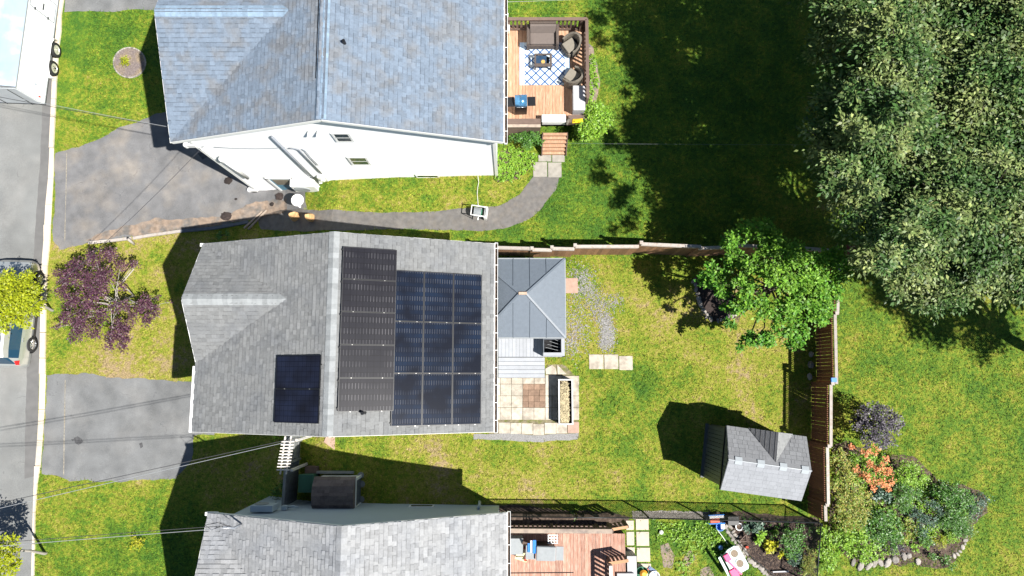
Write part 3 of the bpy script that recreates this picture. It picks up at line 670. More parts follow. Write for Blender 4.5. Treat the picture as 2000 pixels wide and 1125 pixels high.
# ================================================================ FENCES
def board_fence(name, segs, label, bm, group, inner, H=1.28, lattice=True, bw=.14, gap=.003, gaps_every=0, capm=fcap_m):
    """segs: list of ((x,y),(x,y),height); boards are sub-parts of each fence panel. inner: unit vector to the side the camera sees"""
    f = empty(name, (*segs[0][0], 0), label, 'fence', group); iv = Vector((*inner, 0))
    for si, (a, b, Ht) in enumerate(segs):
        a = Vector((*a, 0)); b = Vector((*b, 0)); d = (b-a).normalized(); L_ = (b-a).length; Z = Vector((0,0,1)); Hb = Ht-.34 if lattice else Ht-.03
        pm = MB()
        for zz in (.25, Hb-.12): pm.beam(a+Z*zz-iv*.05, b+Z*zz-iv*.05, .04, .09)
        if lattice: pm.beam(a+Z*(Hb+.02), b+Z*(Hb+.02), .04, .05); pm.beam(a+Z*(Ht-.05), b+Z*(Ht-.05), .04, .05)
        pn = pm.build('fence_panel', bm, f)
        n = int(L_/bw); w_ = L_/n
        for k in range(n):
            g_ = gap if not gaps_every or random.random() > .35 else gap+.010
            c = a + d*(w_*(k+.5)) + Z*(Hb/2+.02+random.uniform(-.01,.01)); bar('board', bm, c-Z*Hb/2, c+Z*Hb/2, .02, w_-g_, pn, up=tuple(d))
        if lattice:
            q = MB(); n = int(L_/.075)
            for k in range(n): c = a+d*(L_*(k+.5)/n); q.beam(c+Z*(Hb+.05), c+Z*(Ht-.07), .02, .035, up=tuple(d))
            q.build('lattice', bm, pn, kind='stuff')
        bar('cap', capm, a+Z*(Ht-.01), b+Z*(Ht-.01), .11, .035, f)
        if not lattice: bar('top_rail', capm, a+Z*(Ht-.16)+iv*.035, b+Z*(Ht-.16)+iv*.035, .035, .09, f)
        pb = MB(); pb.beam(a-d*.02-iv*.03, a-d*.02-iv*.03+Z*(Ht+.06), .1, .1, up=tuple(d)); pb.m = 1
        pb.cbox(a-d*.02-iv*.03+Z*(Ht+.08), (.13,.13,.04)); pb.build('post', [bm, capm], f)
    return f
def G2(px, py): p = PG(px, py); return (p.x, p.y)
def FT(px, py, h): p = P(px, py, h); return (p.x, p.y)
# north fence, posed by its cap line in the photo
ns = [(966,483,1038,485,1.75),(1040,487,1078,488,1.70),(1079,485,1122,486,1.78),(1124,481,1248,481,1.85),(1253,476,1363,481,2.0),(1366,484,1430,482,1.9),(1432,478,1540,484,2.05),(1542,482,1640,490,1.9)]
board_fence('wooden_fence', [(FT(a,b,h), FT(c,d,h), h) for a,b,c,d,h in ns], 'brown board fence with weathered cap rail running behind the gazebo and maple tree', fence_m, 'board fences round the middle back yard', (0,-1), lattice=False)
es = [(1640,505,1636,612,1.75),(1631,613,1634,750,1.72),(1623,750,1623,872,1.72),(1616,872,1618,985,1.68),(1612,986,1613,1018,1.55)]
board_fence('wooden_fence', [(FT(a,b,h), FT(c,d,h), h) for a,b,c,d,h in es], 'dark red brown board fence with lattice top east of the grey shed', fencer_m, 'board fences round the middle back yard', (-1,0), gaps_every=1)
m_ = MB(); p = P(1627,742,1.74); m_.cbox((p.x,p.y,1.78),(.2,.16,.10)); m_.build('blue_box', blue_m, label='small bright blue box sitting on the lattice fence rail', cat='box')

# chain link fence with black posts
def chain_fence(label, pts, h=1.35, step=None):
    f = empty('chain_link_fence', (*pts[0], 0), label, 'fence', 'black chain link fences')
    Z = Vector((0,0,1)); 
    for (x0,y0),(x1,y1) in zip(pts[:-1], pts[1:]):
        a = Vector((x0,y0,g(x0))); b = Vector((x1,y1,g(x1))); L_ = (b-a).length; d = (b-a)/L_
        m_ = MB(); m_.tube([a+Z*h, b+Z*h], .024, 6); m_.build('top_rail', black_m, f)
        n = max(1, round(L_/2.4))
        for k in range(n+1):
            if k == 0 and (x0,y0) != pts[0]: continue
            c = a.lerp(b, k/n); m_ = MB(); m_.tube([c-Z*.1, c+Z*(h+.05)], .032, 8); m_.build('post', black_m, f)
        m_ = MB(); pitch = .085; H = h-.06; k = -int(H/pitch)
        while k*pitch < L_:
            for s_ in (1,-1):
                u0, u1 = (k*pitch, k*pitch+H) if s_ == 1 else (k*pitch+H, k*pitch)
                t0 = max(0, min(1, (0-u0)/(u1-u0) if s_==1 else (u0-L_)/(u0-u1))); t1 = min(1, (L_-u0)/(u1-u0) if s_==1 else (u0-0)/(u0-u1))
                if t1 <= t0+.02: continue
                p0 = a+d*(u0+(u1-u0)*t0)+Z*(.03+H*t0); p1 = a+d*(u0+(u1-u0)*t1)+Z*(.03+H*t1)
                m_.tube([p0,p1], .0038, 3, cap=False)
            k += 1
        m_.build('wire_mesh', black_m, f, kind='stuff')
    return f
chain_fence('long black chain link fence south of the middle lawn', [FT(988,1009,1.3), FT(1268,1012,1.3), FT(1600,1021,1.3)], 1.3)
chain_fence('short black chain link fence running down from the fence corner beside the flower bed', [FT(1604,1024,1.3), FT(1594,1150,1.3)], 1.3)

# ================================================================ SHED (grey resin, by the right fence)
def shed():
    ox, oy, rot, L1, L2, Wn, ze, zr = 9.269, -3.11, -.136, 1.56, 1.40, 1.154, 2.45, 3.08
    M = Matrix.Translation((ox,oy,0)) @ Matrix.Rotation(rot,4,'Z'); s = empty('garden_shed', (ox,oy,0), 'grey resin shed with four pale skylights on its roof ridge', 'shed', rz=rot)
    wx0, wx1, wy = -L1+.05, L2-.1, Wn-.12
    b = MB(M); b.box((wx0+.03,-wy+.03,0),(wx1,wy-.03,ze-.06)); z2 = zr-.08
    b.add([(wx0+.03,-wy,ze-.08),(wx0+.03,wy,ze-.08),(wx0+.03,0,z2),(wx1,-wy,ze-.08),(wx1,wy,ze-.08),(wx1,0,z2)], [(0,2,1),(3,4,5)])
    b.build('wall', shedw_m, s)
    F_ = M.to_3x3()
    for k in range(14):   # door planks, west front
        y = -wy+ (k+.5)*2*wy/14; hh = ze + (1-abs(y)/wy)*(zr-ze)*.8
        piece('plank', shedw_m, M @ Vector((wx0,y,hh/2-.03)), (.05,2*wy/14-.012,hh-.1), s, M=M.to_3x3().to_4x4())
    b = MB(M); b.box((wx0-.12,-wy-.03,0),(wx0-.0,wy+.03,.06)); b.build('threshold', shedw_m, s)
    b = MB(M); b.box((-L1-.40,-Wn+.02,ze-.62),(-L1-.37,Wn-.02,ze-.6)); 
    for side in (1,-1):
        for k in range(12):
            x = wx0+.1+(k+.5)*(wx1-wx0-.1)/12; piece('plank', shedw_m, M @ Vector((x,side*wy,(ze-.1)/2)), ((wx1-wx0-.1)/12-.012,.05,ze-.14), s, M=M.to_3x3().to_4x4())
    rb = MB(M); th=.06
    for sg in (1,-1):
        rb.add([(-L1,sg*Wn,ze),(L2,sg*Wn,ze),(L2,0,zr),(-L1,0,zr),(-L1,sg*Wn,ze-th),(L2,sg*Wn,ze-th),(L2,0,zr-th),(-L1,0,zr-th)],
               [(0,1,2,3) if sg<0 else (3,2,1,0),(7,6,5,4) if sg<0 else (4,5,6,7),(0,4,5,1),(1,5,6,2),(3,7,4,0)])
    roof = rb.build('roof', shed_m, s)
    # moulded shakes
    allm = []
    for sg in (1,-1):
        L_ = math.hypot(Wn, zr-ze); v = Vector((0,-sg*Wn,zr-ze)).normalized(); u = Vector((1,0,0)); n = u.cross(v); n = n if n.z>0 else -n
        rows = 8; e = L_/rows
        for r in range(rows-1 if sg>0 else rows):
            x = -L1+.01
            while x < L2-.02:
                w_ = random.choice((.12,.17,.2,.25)); x1 = min(x+w_, L2-.01); cx = (x+x1)/2; yy = Wn*(1-(r+.5)/rows)
                if sg > 0 and abs(cx-.05) < .84*(1-r/6.2): x = x1; continue
                o_ = Vector((cx,sg*Wn,ze)) + v*(e*(r+.5)) + n*.006
                Ml = Matrix((u,v,n)).transposed().to_4x4(); Ml.translation = o_
                allm.append((M @ Ml, x1-x-.008, e-.008, sg)); x = x1
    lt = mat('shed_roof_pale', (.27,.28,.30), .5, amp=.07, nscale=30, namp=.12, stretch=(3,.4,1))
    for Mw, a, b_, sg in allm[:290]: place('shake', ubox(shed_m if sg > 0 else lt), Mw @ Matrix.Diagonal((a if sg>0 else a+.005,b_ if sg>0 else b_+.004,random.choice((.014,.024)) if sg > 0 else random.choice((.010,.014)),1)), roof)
    # raised dormer over the north side: hipped panel and plank panel
    d = MB(M); xc, hw_ = .17, .52; zt = ze+.52; yr = .12
    zy = zr-(yr/Wn)*(zr-ze)+.012
    d.add([(xc-.02,Wn+.03,zt+.02),(xc+.70,Wn+.03,ze+.05),(xc-.02,yr,zy)], [(0,1,2) ,(2,1,0)]); d.build('dormer_panel', mat('pale_roof_panel',(.40,.41,.41),.6,nscale=9), roof)
    d = MB(M); d.add([(xc-.03,Wn+.03,zt+.02),(xc-.93,Wn+.03,ze+.03),(xc-.03,yr,zy),(xc-.93,Wn+.03,ze-.02)], [(0,2,1),(1,2,0)]); dp = d.build('dormer_panel', shed_m, roof)
    for k in range(6):
        t = (k+.4)/6; xx = xc-.03-.90*t; y_ = Wn+.02; yi = yr+(Wn-yr)*t; z_o = zt+.02+(ze+.03-zt-.02)*t; z_i = zy+(ze+.03-zy)*t
        a = M @ Vector((xx,y_,z_o+.012)); b_ = M @ Vector((xx,yi+.02,z_i+.012)); bar('rib', black_m, a, b_, .012, .01, dp)
    d = MB(M); d.add([(xc-.02,Wn+.025,zt+.01),(xc+.70,Wn+.025,ze+.03),(xc-.93,Wn+.025,ze)], [(0,2,1),(0,1,2)]); d.build('dormer_gable', shedw_m, roof)
    cb = MB(M); cb.beam((-L1-.01,0,zr+.012),(L2+.01,0,zr+.012),.022,.02); cb.build('ridge_strip', frost_m, roof)
    for x in (-1.20,-.40,.40,1.18):
        q = MB(M)
        for sg in (1,-1): q.add([(x-.13,0,zr+.03),(x+.13,0,zr+.03),(x+.13,sg*.135,zr-.035),(x-.13,sg*.135,zr-.035),(x-.13,sg*.135,zr-.07),(x+.13,sg*.135,zr-.07)], [(0,3,2,1) if sg>0 else (0,1,2,3),(3,4,5,2)])
        q.build('skylight', frost_m, roof)
    q = MB(M); q.box((-L1-.14,-Wn+.02,0.9),(-L1-.11,Wn-.02,.94)); 
    e_ = MB(M); e_.box((-L1-.02,-Wn-.0,ze-.10),(-L1+.02,Wn,ze-.04)); e_.build('eave_trim', black_m, roof)
shed()

# ================================================================ GAZEBO AND GREY STEPS BEHIND THE MIDDLE HOUSE
def gazebo():
    z = 2.45; p0 = P(934,505,z); p1 = P(1105,660,z); x0, x1, y1, y0 = p0.x, p1.x, p0.y, p1.y
    xc = P(1021,574,z+.75).x; yc = (y0+y1)/2+.08; zc = z+.72; t = empty('gazebo', ((x0+x1)/2,(y0+y1)/2,0), 'blue grey metal hip roof gazebo standing tight behind the middle house', 'gazebo')
    cs = [(x0,y0,z),(x1,y0,z),(x1,y1,z),(x0,y1,z)]; rf = None
    b = MB(); r0 = (xc-.12,yc,zc); r1 = (xc+.12,yc,zc)
    b.add(cs+[r0,r1]+[(x,y,zz-.04) for x,y,zz in cs], [(0,1,5,4),(1,2,5),(2,3,4,5),(3,0,4),(0,6,7,1),(1,7,8,2),(2,8,9,3),(3,9,6,0),(9,8,7,6)])
    rf = b.build('roof', metalroof_m, t)
    for c, e in ((cs[0],r0),(cs[3],r0),(cs[1],r1),(cs[2],r1)): bar('hip_cap', metalroof_m, Vector(c)+Vector((0,0,.02)), Vector(e)+Vector((0,0,.03)), .07, .03, rf)
    for c, e in ((cs[0],cs[1]),(cs[1],cs[2]),(cs[2],cs[3]),(cs[3],cs[0])): bar('edge_trim', greyc_m, Vector(c)-Vector((0,0,.03)), Vector(e)-Vector((0,0,.03)), .04, .09, rf)
    for k in range(1,5):      # standing seams
        x = x0+(x1-x0)*(k+.15)/5.3
        for yy, sg in ((y0,1),(y1,-1)):
            lim = (x-x0)/(xc-x0) if x < xc else (x1-x)/(x1-xc); lim = min(1, lim)*.99; ye = yy+(yc-yy)*lim; ze_ = z+(zc-z)*lim
            bar('seam', metalroof_m, (x,yy,z+.012), (x,ye,ze_+.012), .022, .03, rf)
    for k in range(1,4):
        y = y0+(y1-y0)*k/4; lim = min(1, ((y-y0)/(yc-y0) if y < yc else (y1-y)/(y1-yc)))*.97
        for xx, xe in ((x0,xc),(x1,xc)): bar('seam', metalroof_m, (xx,y,z+.012), (xx+(xe-xx)*lim,y,z+(zc-z)*lim+.012), .022, .012, rf)
    b = MB(); b.cbox(((r0[0]+r1[0])/2,yc,zc+.05),(.30,.10,.06)); b.build('finial', mat('copperish_cap',(.45,.33,.24),.5), rf)
    for x in (x0+.12, x1-.12):
        for y in (y0+.12, y1-.12): b = MB(); b.box((x-.05,y-.05,.0),(x+.05,y+.05,z-.03)); b.build('post', gates_m, t)
gazebo()
# deck of grey boards under and south of it
DZ = .62
d0 = P(962,655,DZ); d1 = P(1103,697,DZ)
gd = empty('grey_deck', (d0.x,d1.y,0), 'light grey board deck poking out south of the gazebo roof', 'deck')
x = -.55; xe = d1.x; n = int((xe-x)/.142)
for k in range(n): piece('board', greydk_m, (x+.142*(k+.5),(d1.y+4.2)/2,DZ-.015), (.136,4.2-d1.y,.03), gd)
b = MB(); b.box((x,d1.y+.01,.0),(xe,4.2,DZ-.04)); b.build('deck_base', dark_m, gd)
# step platform
s0 = P(962,698,.32); s1 = P(1064,738,.32); gs = empty('grey_step', (0,s1.y,0), 'low grey step platform between the deck and the patio slabs', 'step')
n = 5; yy0 = s1.y; yy1 = d1.y-.01
for k in range(n): piece('board', greydk_m, ((-.55+s1.x)/2, yy0+(yy1-yy0)*(k+.5)/n, .31), (s1.x+.55,(yy1-yy0)/n-.012,.03), gs)
b = MB(); b.box((-.54,yy0+.01,0),(s1.x-.01,yy1-.01,.29)); b.build('step_base', gates_m, gs)
# L-shaped hollow bench box at the deck corner
bx = empty('corner_planter', P(1080,680,DZ), 'hollow dark box with pale L shaped rim at the grey deck corner', 'planter')
z1 = DZ+.62; a = P(1061,661,z1); c = P(1103,695,z1); m_ = MB()
m_.box((a.x,c.y,DZ),(c.x,c.y+.13,z1)); m_.box((c.x-.13,c.y+.13,DZ),(c.x,a.y,z1)); m_.build('rim', greydk_m, bx)
m_ = MB(); m_.box((a.x,c.y+.13,DZ),(a.x+.03,a.y,z1-.03)); m_.box((a.x+.03,a.y-.03,DZ),(c.x-.13,a.y,z1-.03)); m_.build('side', gates_m, bx)
m_ = MB(); m_.box((a.x+.03,c.y+.13,DZ+.01),(c.x-.13,a.y-.03,DZ+.06)); m_.build('liner', dark_m, bx)
for k in range(4):
    yk = c.y+.2+k*.12; bar('slat', greyc_m, (a.x+.1+.08*k, yk+.14, z1-.2), (c.x-.16, yk, z1-.2), .012, .012, bx)

# ================================================================ PATIO
sheet('patio_bed', [(955,735),(1066,735),(1068,712),(1100,712),(1130,738),(1132,855),(1060,862),(955,856)], .006, mat('sandy_joint_bed',(.20,.17,.11),.95,nscale=9,namp=.4,col2=(.13,.14,.04),c2scale=5), jit=.03)
sheet('gravel_strip', [(925,848),(1000,845),(1060,850),(1130,845),(1128,858),(1060,864),(990,860),(925,858)], .012, gravel_m, jit=.03)
patio = empty('patio', PG(1040,800), 'buff concrete slab patio beside the middle house with a brown paver inset', 'patio')
xs_ = [945,977,999,1021,1043,1065,1078,1098,1131]; ys_ = [738,750,773,796,820]
def slab(px0, py0, px1, py1, m, par, z=.035, rz=0, gap=.016, name='slab', lab=None):
    a = PG(px0, py0); b = PG(px1, py1); jx = random.uniform(-.006,.006)
    return piece(name, m, ((a.x+b.x)/2+jx,(a.y+b.y)/2,g((a.x+b.x)/2)+z/2+random.uniform(0,.006)), (abs(b.x-a.x)-gap,abs(a.y-b.y)-gap,z), par, rz=rz+random.uniform(-.008,.008), label=lab)
for j in range(4):
    for i in range(8):
        if i < 5 or True:
            if j in (1,2) and i in (3,4):
                for u in range(2):
                    for v in range(2):
                        xa = xs_[i]+(xs_[i+1]-xs_[i])*u/2; ya = ys_[j]+(ys_[j+1]-ys_[j])*v/2
                        slab(xa, ya, xa+(xs_[i+1]-xs_[i])/2, ya+(ys_[j+1]-ys_[j])/2, brown_m, patio, name='paver', gap=.01)
            elif i == 5 and j == 0: slab(1065,732,1086,752,slab_m,patio)
            elif i in (6,7) and j == 0: slab(xs_[i],734,xs_[i+1],753,slab_m,patio)
            else: slab(xs_[i], ys_[j], xs_[i+1], ys_[j+1], slab_m, patio)
xs2 = [945,974,997,1019,1041,1063,1086,1108,1131]
for i in range(8):
    o = [0,2,3,4,6,3,2,1][i]*.8; slab(xs2[i], 823+o, xs2[i+1], 845+o, slabpink_m if i == 7 else slab_m, patio)
for q in ([(1065,720),(1078,713),(1086,720),(1087,731),(1066,731)],[(1088,712),(1098,722),(1107,731),(1089,731)]):
    m_ = MB(); m_.prism([tuple(PG(*p)[:2]) for p in q], 0, .04); m_.build('flagstone', slab_m, patio)
def stepping(label, rects, group, m=slab_m):
    for i, (r, lb) in enumerate(rects):
        a = PG(r[0], r[1]); b = PG(r[2], r[3]); q = MB(); q.box((a.x+.006,b.y+.006,g(a.x)-.02),(b.x-.006,a.y-.006,g(a.x)+.035))
        o = q.build('paving_slab', m, bevel=.008, label=lb, cat='slab', group=group); NOGRASS.append([(a.x,a.y),(b.x,a.y),(b.x,b.y),(a.x,b.y)])
stepping('', [((1150,692,1179,721),'left of three pale slabs set in the lawn below the gravel patch'),((1179.5,692,1208,721),'middle of three pale slabs set in the lawn below the gravel patch'),((1208.5,695,1236,723),'right of three pale slabs set in the lawn below the gravel patch')], 'stepping slabs in the middle lawn')
stepping('', [((1102,543,1129,573),'single pinkish slab touching the east edge of the gazebo')], None, slabpink_m)
m_ = MB(); m_.prism([tuple(PG(*p)[:2]) for p in ((636,853),(672,853),(668,858),(654,880),(652,879),(634,864))], -.2, -.1); 
p_ = [PG(*p) for p in ((633,863),(655,880),(671,858),(668,846),(640,846))]; m_ = MB(); m_.prism([tuple(p[:2]) for p in p_], p_[0].z-.05, p_[0].z+.07)
m_.build('flagstone', slabpink_m, label='pinkish pointed flagstone poking out south of the middle house', cat='stone', bevel=.01)

# raised planter
rp = empty('raised_planter', PG(1103,786), 'tall charcoal planter with white rim, full of straw, on the patio edge', 'planter')
a = P(1091,741,.62); c = P(1119,829,.62); b = MB()
for A, B in (((a.x,c.y),(a.x+.03,a.y)),((c.x-.03,c.y),(c.x,a.y)),((a.x+.03,c.y),(c.x-.03,c.y+.03)),((a.x+.03,a.y-.03),(c.x-.03,a.y))): b.box((A[0],A[1],.04),(B[0],B[1],.61))
b.build('box', planter_m, rp)
for A, B in (((a.x-.01,c.y-.01,),(a.x+.035,a.y+.01)),((c.x-.035,c.y-.01),(c.x+.01,a.y+.01)),((a.x+.035,c.y-.01),(c.x-.035,c.y+.035)),((a.x+.035,a.y-.035),(c.x-.035,a.y+.01))):
    q = MB(); q.box((A[0],A[1],.61),(B[0],B[1],.63)); q.build('rim', trim_m, rp)
b = MB(); b.box((a.x+.03,c.y+.03,.1),(c.x-.03,a.y-.03,.42)); b.build('soil', soil_m, rp)
straw_m = mat('straw', (.52,.44,.27), .9, amp=.2, nscale=10, namp=.3)
n = 2600; X = RNG.uniform(a.x+.08,c.x-.16,n); Y = c.y+.06+(a.y-c.y-.1)*RNG.beta(1.1,1.9,n); Zs = RNG.uniform(.42,.55,n); an = RNG.uniform(0,math.pi,n); l = RNG.uniform(.03,.09,n)
D = np.stack([np.cos(an),np.sin(an),RNG.uniform(-.3,.3,n)],-1)*l[:,None]; Np = np.stack([-np.sin(an),np.cos(an),np.zeros(n)],-1)*.006; Cn = np.stack([X,Y,Zs],-1)
V = np.stack([Cn-D-Np,Cn-D+Np,Cn+D+Np,Cn+D-Np],1).reshape(-1,3); npmesh('straw', V, 4, np.arange(4*n), [straw_m], {'tone':('FACE',RNG.uniform(-.45,.25,n))}, rp, kind='stuff')

# ================================================================ TOP DECK
def deck(name, label, x0, x1, y0, y1, z, m, bw=.14, group='wooden decks behind the houses'):
    t = empty(name, (x0, y0, 0), label, 'deck', group); n = int(round((x1-x0)/bw)); w_ = (x1-x0)/n
    for k in range(n): piece('board', m, (x0+w_*(k+.5),(y0+y1)/2,z-.015+random.uniform(-.002,.002)), (w_-.008,y1-y0+random.uniform(-.01,.01),.03), t)
    b = MB(); b.box((x0+.02,y0+.02,.05),(x1-.02,y1-.02,z-.035)); b.build('frame', dark_m, t)
    return t
Z1 = .95
e0 = P(985,248,Z1); e1 = P(1140,45,Z1); DX0, DX1, DY0, DY1 = -.55, P(1143,100,Z1).x, P(985,232,Z1).y, P(985,52,Z1).y
dk = deck('wooden_deck', 'cedar deck with brown railings behind the white house', DX0, DX1, DY0, DY1, Z1, deck_m)
def railing(t, a, b, z, h, post_m, cap_m, pick_m, pw_=.085, sp=.17, capw=.13, posts=True):
    a = Vector((*a, z)); b = Vector((*b, z)); L_ = (b-a).length; d = (b-a)/L_; Z = Vector((0,0,1))
    bar('cap', cap_m, a+Z*h, b+Z*h, capw, .035, t); bar('rail', post_m, a+Z*.1, b+Z*.1, .04, .085, t); bar('rail', post_m, a+Z*(h-.07), b+Z*(h-.07), .04, .085, t)
    n = int(L_/sp)
    for k in range(n): c = a+d*(L_*(k+.5)/n)+Vector((-d.y,d.x,0))*.03; bar('baluster', pick_m, c+Z*.04, c+Z*(h-.05), .03, pw_, t, up=tuple(d))
    if posts:
        for k in range(int(L_/1.7)+2):
            c = a+d*min(L_, 1.7*k); bar('post', post_m, c-Z*.2, c+Z*h, .09, .09, t, up=tuple(d))
rx = P(1147,100,Z1+.95).x; ry = P(1050,37,Z1+.95).y
railing(dk, (DX0,ry), (rx,ry), Z1, .95, railb_m, railb_m, railb_m)
railing(dk, (rx,ry-.02), (rx,P(1148,190,Z1+.95).y), Z1, .95, railb_m, railb_m, railb_m)
# wide south ledge
sy = P(1020,238,Z1+.7).y
m_ = MB(); m_.box((DX0,sy-.12,.3),(P(1056,238,Z1+.7).x,sy+.10,Z1+.68)); m_.build('ledge', railb_m, dk)
bar('ledge_cap', railt_m, (DX0,sy-.17,Z1+.70), (P(1056,238,Z1+.7).x,sy-.17,Z1+.70), .12, .03, dk)
bar('ledge_cap', railb_m, (DX0,sy+.02,Z1+.70), (P(1056,238,Z1+.7).x,sy+.02,Z1+.70), .22, .03, dk)
# inner kick board along the north rail
bar('kick_board', railb_m, (DX0+.2,DY1-.0,Z1+.03), (DX1-.35,DY1,Z1+.03), .09, .04, dk)
# steps down
st = empty('deck_stairs', PG(1082,290), 'cedar steps leading down from the deck to the path', 'stairs')
sx0, sx1 = P(1060,270,.5).x, P(1106,270,.5).x; ya = sy-.19; yb = PG(1080,303).y
for k in range(6):
    z = Z1*(1-k/6.)-.04; y_ = ya+(yb-ya)*(k+.5)/6
    for q in (-.25,.25): piece('tread', deck_m, ((sx0+sx1)/2,y_+q*(yb-ya)/6,z), (sx1-sx0,abs(yb-ya)/12-.008,.035), st)
    piece('riser', deck_m, ((sx0+sx1)/2,y_-abs(yb-ya)/12+.012,z-.09), (sx1-sx0-.02,.02,.14), st)
for xx in (sx0-.02, sx1+.02): bar('stringer', railb_m, (xx,ya,Z1-.1), (xx,yb,.05), .04, .2, st)
stepping('', [((1051,303,1077,316),'left small grey slab at the foot of the cedar steps'),((1078,303,1103,317),'right small grey slab at the foot of the cedar steps'),((1041,316.5,1069,346),'larger left grey slab where the path begins'),((1070,317.5,1097,347),'larger right grey slab where the path begins')], 'slabs at the foot of the deck steps', mat('grey_slab',(.30,.28,.245),.9,nscale=5,namp=.2,bump=.3))

def T(px, py, z, rz=0.): return Matrix.Translation(P(px, py, z)) @ Matrix.Rotation(R(rz), 4, 'Z')
def thing(name, M, label, cat, group=None):
    t = empty(name, M.translation, label, cat, group); return t
# rug
rugm = bpy.data.materials.new('lattice_rug'); rugm.use_nodes = True; N = rugm.node_tree.nodes; L = rugm.node_tree.links
tc = N.new('ShaderNodeTexCoord'); sp = N.new('ShaderNodeSeparateXYZ'); L.new(tc.outputs['Object'], sp.inputs[0])
def ma(op, a, b_=0., c_=None):
    n = N.new('ShaderNodeMath'); n.operation = op
    for i, v in enumerate((a, b_, c_)):
        if v is None: continue
        if isinstance(v, (int, float)): n.inputs[i].default_value = v
        else: L.new(v, n.inputs[i])
    return n.outputs[0]
PU = .37
u1 = ma('ABSOLUTE', ma('SUBTRACT', ma('FRACT', ma('DIVIDE', ma('ADD', sp.outputs[0], sp.outputs[1]), PU)), .5)); u2 = ma('ABSOLUTE', ma('SUBTRACT', ma('FRACT', ma('DIVIDE', ma('SUBTRACT', sp.outputs[0], sp.outputs[1]), PU)), .5))
ln = ma('MAXIMUM', ma('GREATER_THAN', u1, .405), ma('GREATER_THAN', u2, .405))
mxu = ma('MAXIMUM', u1, u2); ring = ma('MULTIPLY', ma('GREATER_THAN', mxu, .14), ma('LESS_THAN', mxu, .20)); ring2 = ma('MULTIPLY', ma('GREATER_THAN', mxu, .28), ma('LESS_THAN', mxu, .33))
inx = ma('LESS_THAN', ma('ABSOLUTE', sp.outputs[0]), .84); 
stripe = ma('GREATER_THAN', ma('FRACT', ma('DIVIDE', ma('ABSOLUTE', sp.outputs[0]), .055)), .5)
mA = N.new('ShaderNodeMix'); mA.data_type='RGBA'; L.new(ma('MULTIPLY', ma('MAXIMUM', ring, ring2), .35), mA.inputs[0]); mA.inputs[6].default_value=(.52,.57,.60,1); mA.inputs[7].default_value=(.25,.42,.62,1)
mB_ = N.new('ShaderNodeMix'); mB_.data_type='RGBA'; L.new(ln, mB_.inputs[0]); L.new(mA.outputs[2], mB_.inputs[6]); mB_.inputs[7].default_value=(.012,.07,.22,1)
mC = N.new('ShaderNodeMix'); mC.data_type='RGBA'; L.new(stripe, mC.inputs[0]); mC.inputs[6].default_value=(.55,.66,.78,1); mC.inputs[7].default_value=(.35,.52,.72,1)
mD = N.new('ShaderNodeMix'); mD.data_type='RGBA'; L.new(inx, mD.inputs[0]); L.new(mC.outputs[2], mD.inputs[6]); L.new(mB_.outputs[2], mD.inputs[7])
L.new(mD.outputs[2], N['Principled BSDF'].inputs['Base Color']); N['Principled BSDF'].inputs['Roughness'].default_value = .9
ra, rb_ = P(1015,93,Z1+.01), P(1113,161,Z1+.01); rc = (ra+rb_)/2
rt = MB(); hx_, hy_ = (rb_.x-ra.x)/2, (ra.y-rb_.y)/2; rt.box((-hx_,-hy_-.12,0),(hx_,hy_+.22,.012)); ro = rt.build('rug', rugm, label='white rug with dark blue diamond lattice on the upper deck', cat='rug'); ro.location = rc
# loveseat
M = T(1059,80,Z1); t = thing('outdoor_sofa', M, 'brown wicker loveseat with its back to the deck railing', 'sofa')
b = MB(M); b.box((-.62,-.40,.05),(.62,.42,.34)); b.build('seat_base', wicker_m, t, bevel=.02)
b = MB(M)
b.box((-.66,-.44,.02),(-.54,.44,.60)); b.build('armrest', wicker_m, t, bevel=.02)
b = MB(M); b.box((.54,-.44,.02),(.66,.44,.60)); b.build('armrest', wicker_m, t, bevel=.02)
b = MB(M); b.box((-.54,.34,.05),(.54,.46,.82)); b.build('backrest', wicker_m, t, bevel=.02)
b = MB(M); b.box((-.53,-.36,.34),(.53,.22,.46)); b.build('seat_cushion', cushion_m, t, bevel=.03)
b = MB(M); b.add([(-.53,.20,.46),(.53,.20,.46),(.53,.33,.80),(-.53,.33,.80),(-.53,.10,.46),(.53,.10,.46),(.53,.24,.80),(-.53,.24,.80)], [(4,5,6,7),(0,3,2,1),(0,1,5,4),(1,2,6,5),(2,3,7,6),(3,0,4,7)]); b.build('back_cushion', cushion_m, t, bevel=.02)
def armchair(M, label, seatm):
    t = thing('wicker_armchair', M, label, 'armchair', 'wicker armchairs on the upper deck')
    b = MB(M); b.box((-.30,-.30,.05),(.30,.30,.32)); b.build('seat_base', wickerg_m, t, bevel=.02)
    b = MB(M)      # curved wrap-around back, thick shell
    pts = []; n = 14
    for k in range(n+1):
        a = math.pi*(-.12+1.24*k/n); hgt = .52+.28*math.sin(math.pi*k/n)**1.5; pts.append((math.cos(a), math.sin(a), hgt))
    ri, ro_ = .33, .41; vs = []
    for c_, s_, h_ in pts: vs += [(ri*c_,ri*s_*1.05,.05),(ro_*c_,ro_*s_*1.05,.05),(ro_*c_,ro_*s_*1.08,h_),(ri*c_,ri*s_*1.05,h_)]
    fs = [];
    for k in range(n):
        o = 4*k; fs += [(o+1,o+5,o+6,o+2),(o+2,o+6,o+7,o+3),(o+3,o+7,o+4,o)]
    fs += [(0,1,2,3),(4*n+3,4*n+2,4*n+1,4*n)]; b.add(vs, fs); b.build('backrest', wickerg_m, t)
    b = MB(M); b.box((-.25,-.28,.32),(.25,.24,.42)); b.build('seat_cushion', seatm, t, bevel=.03)
    return t
armchair(T(1113,97,Z1,-55), 'wicker armchair beside the loveseat, facing the fire table', cushiong_m)
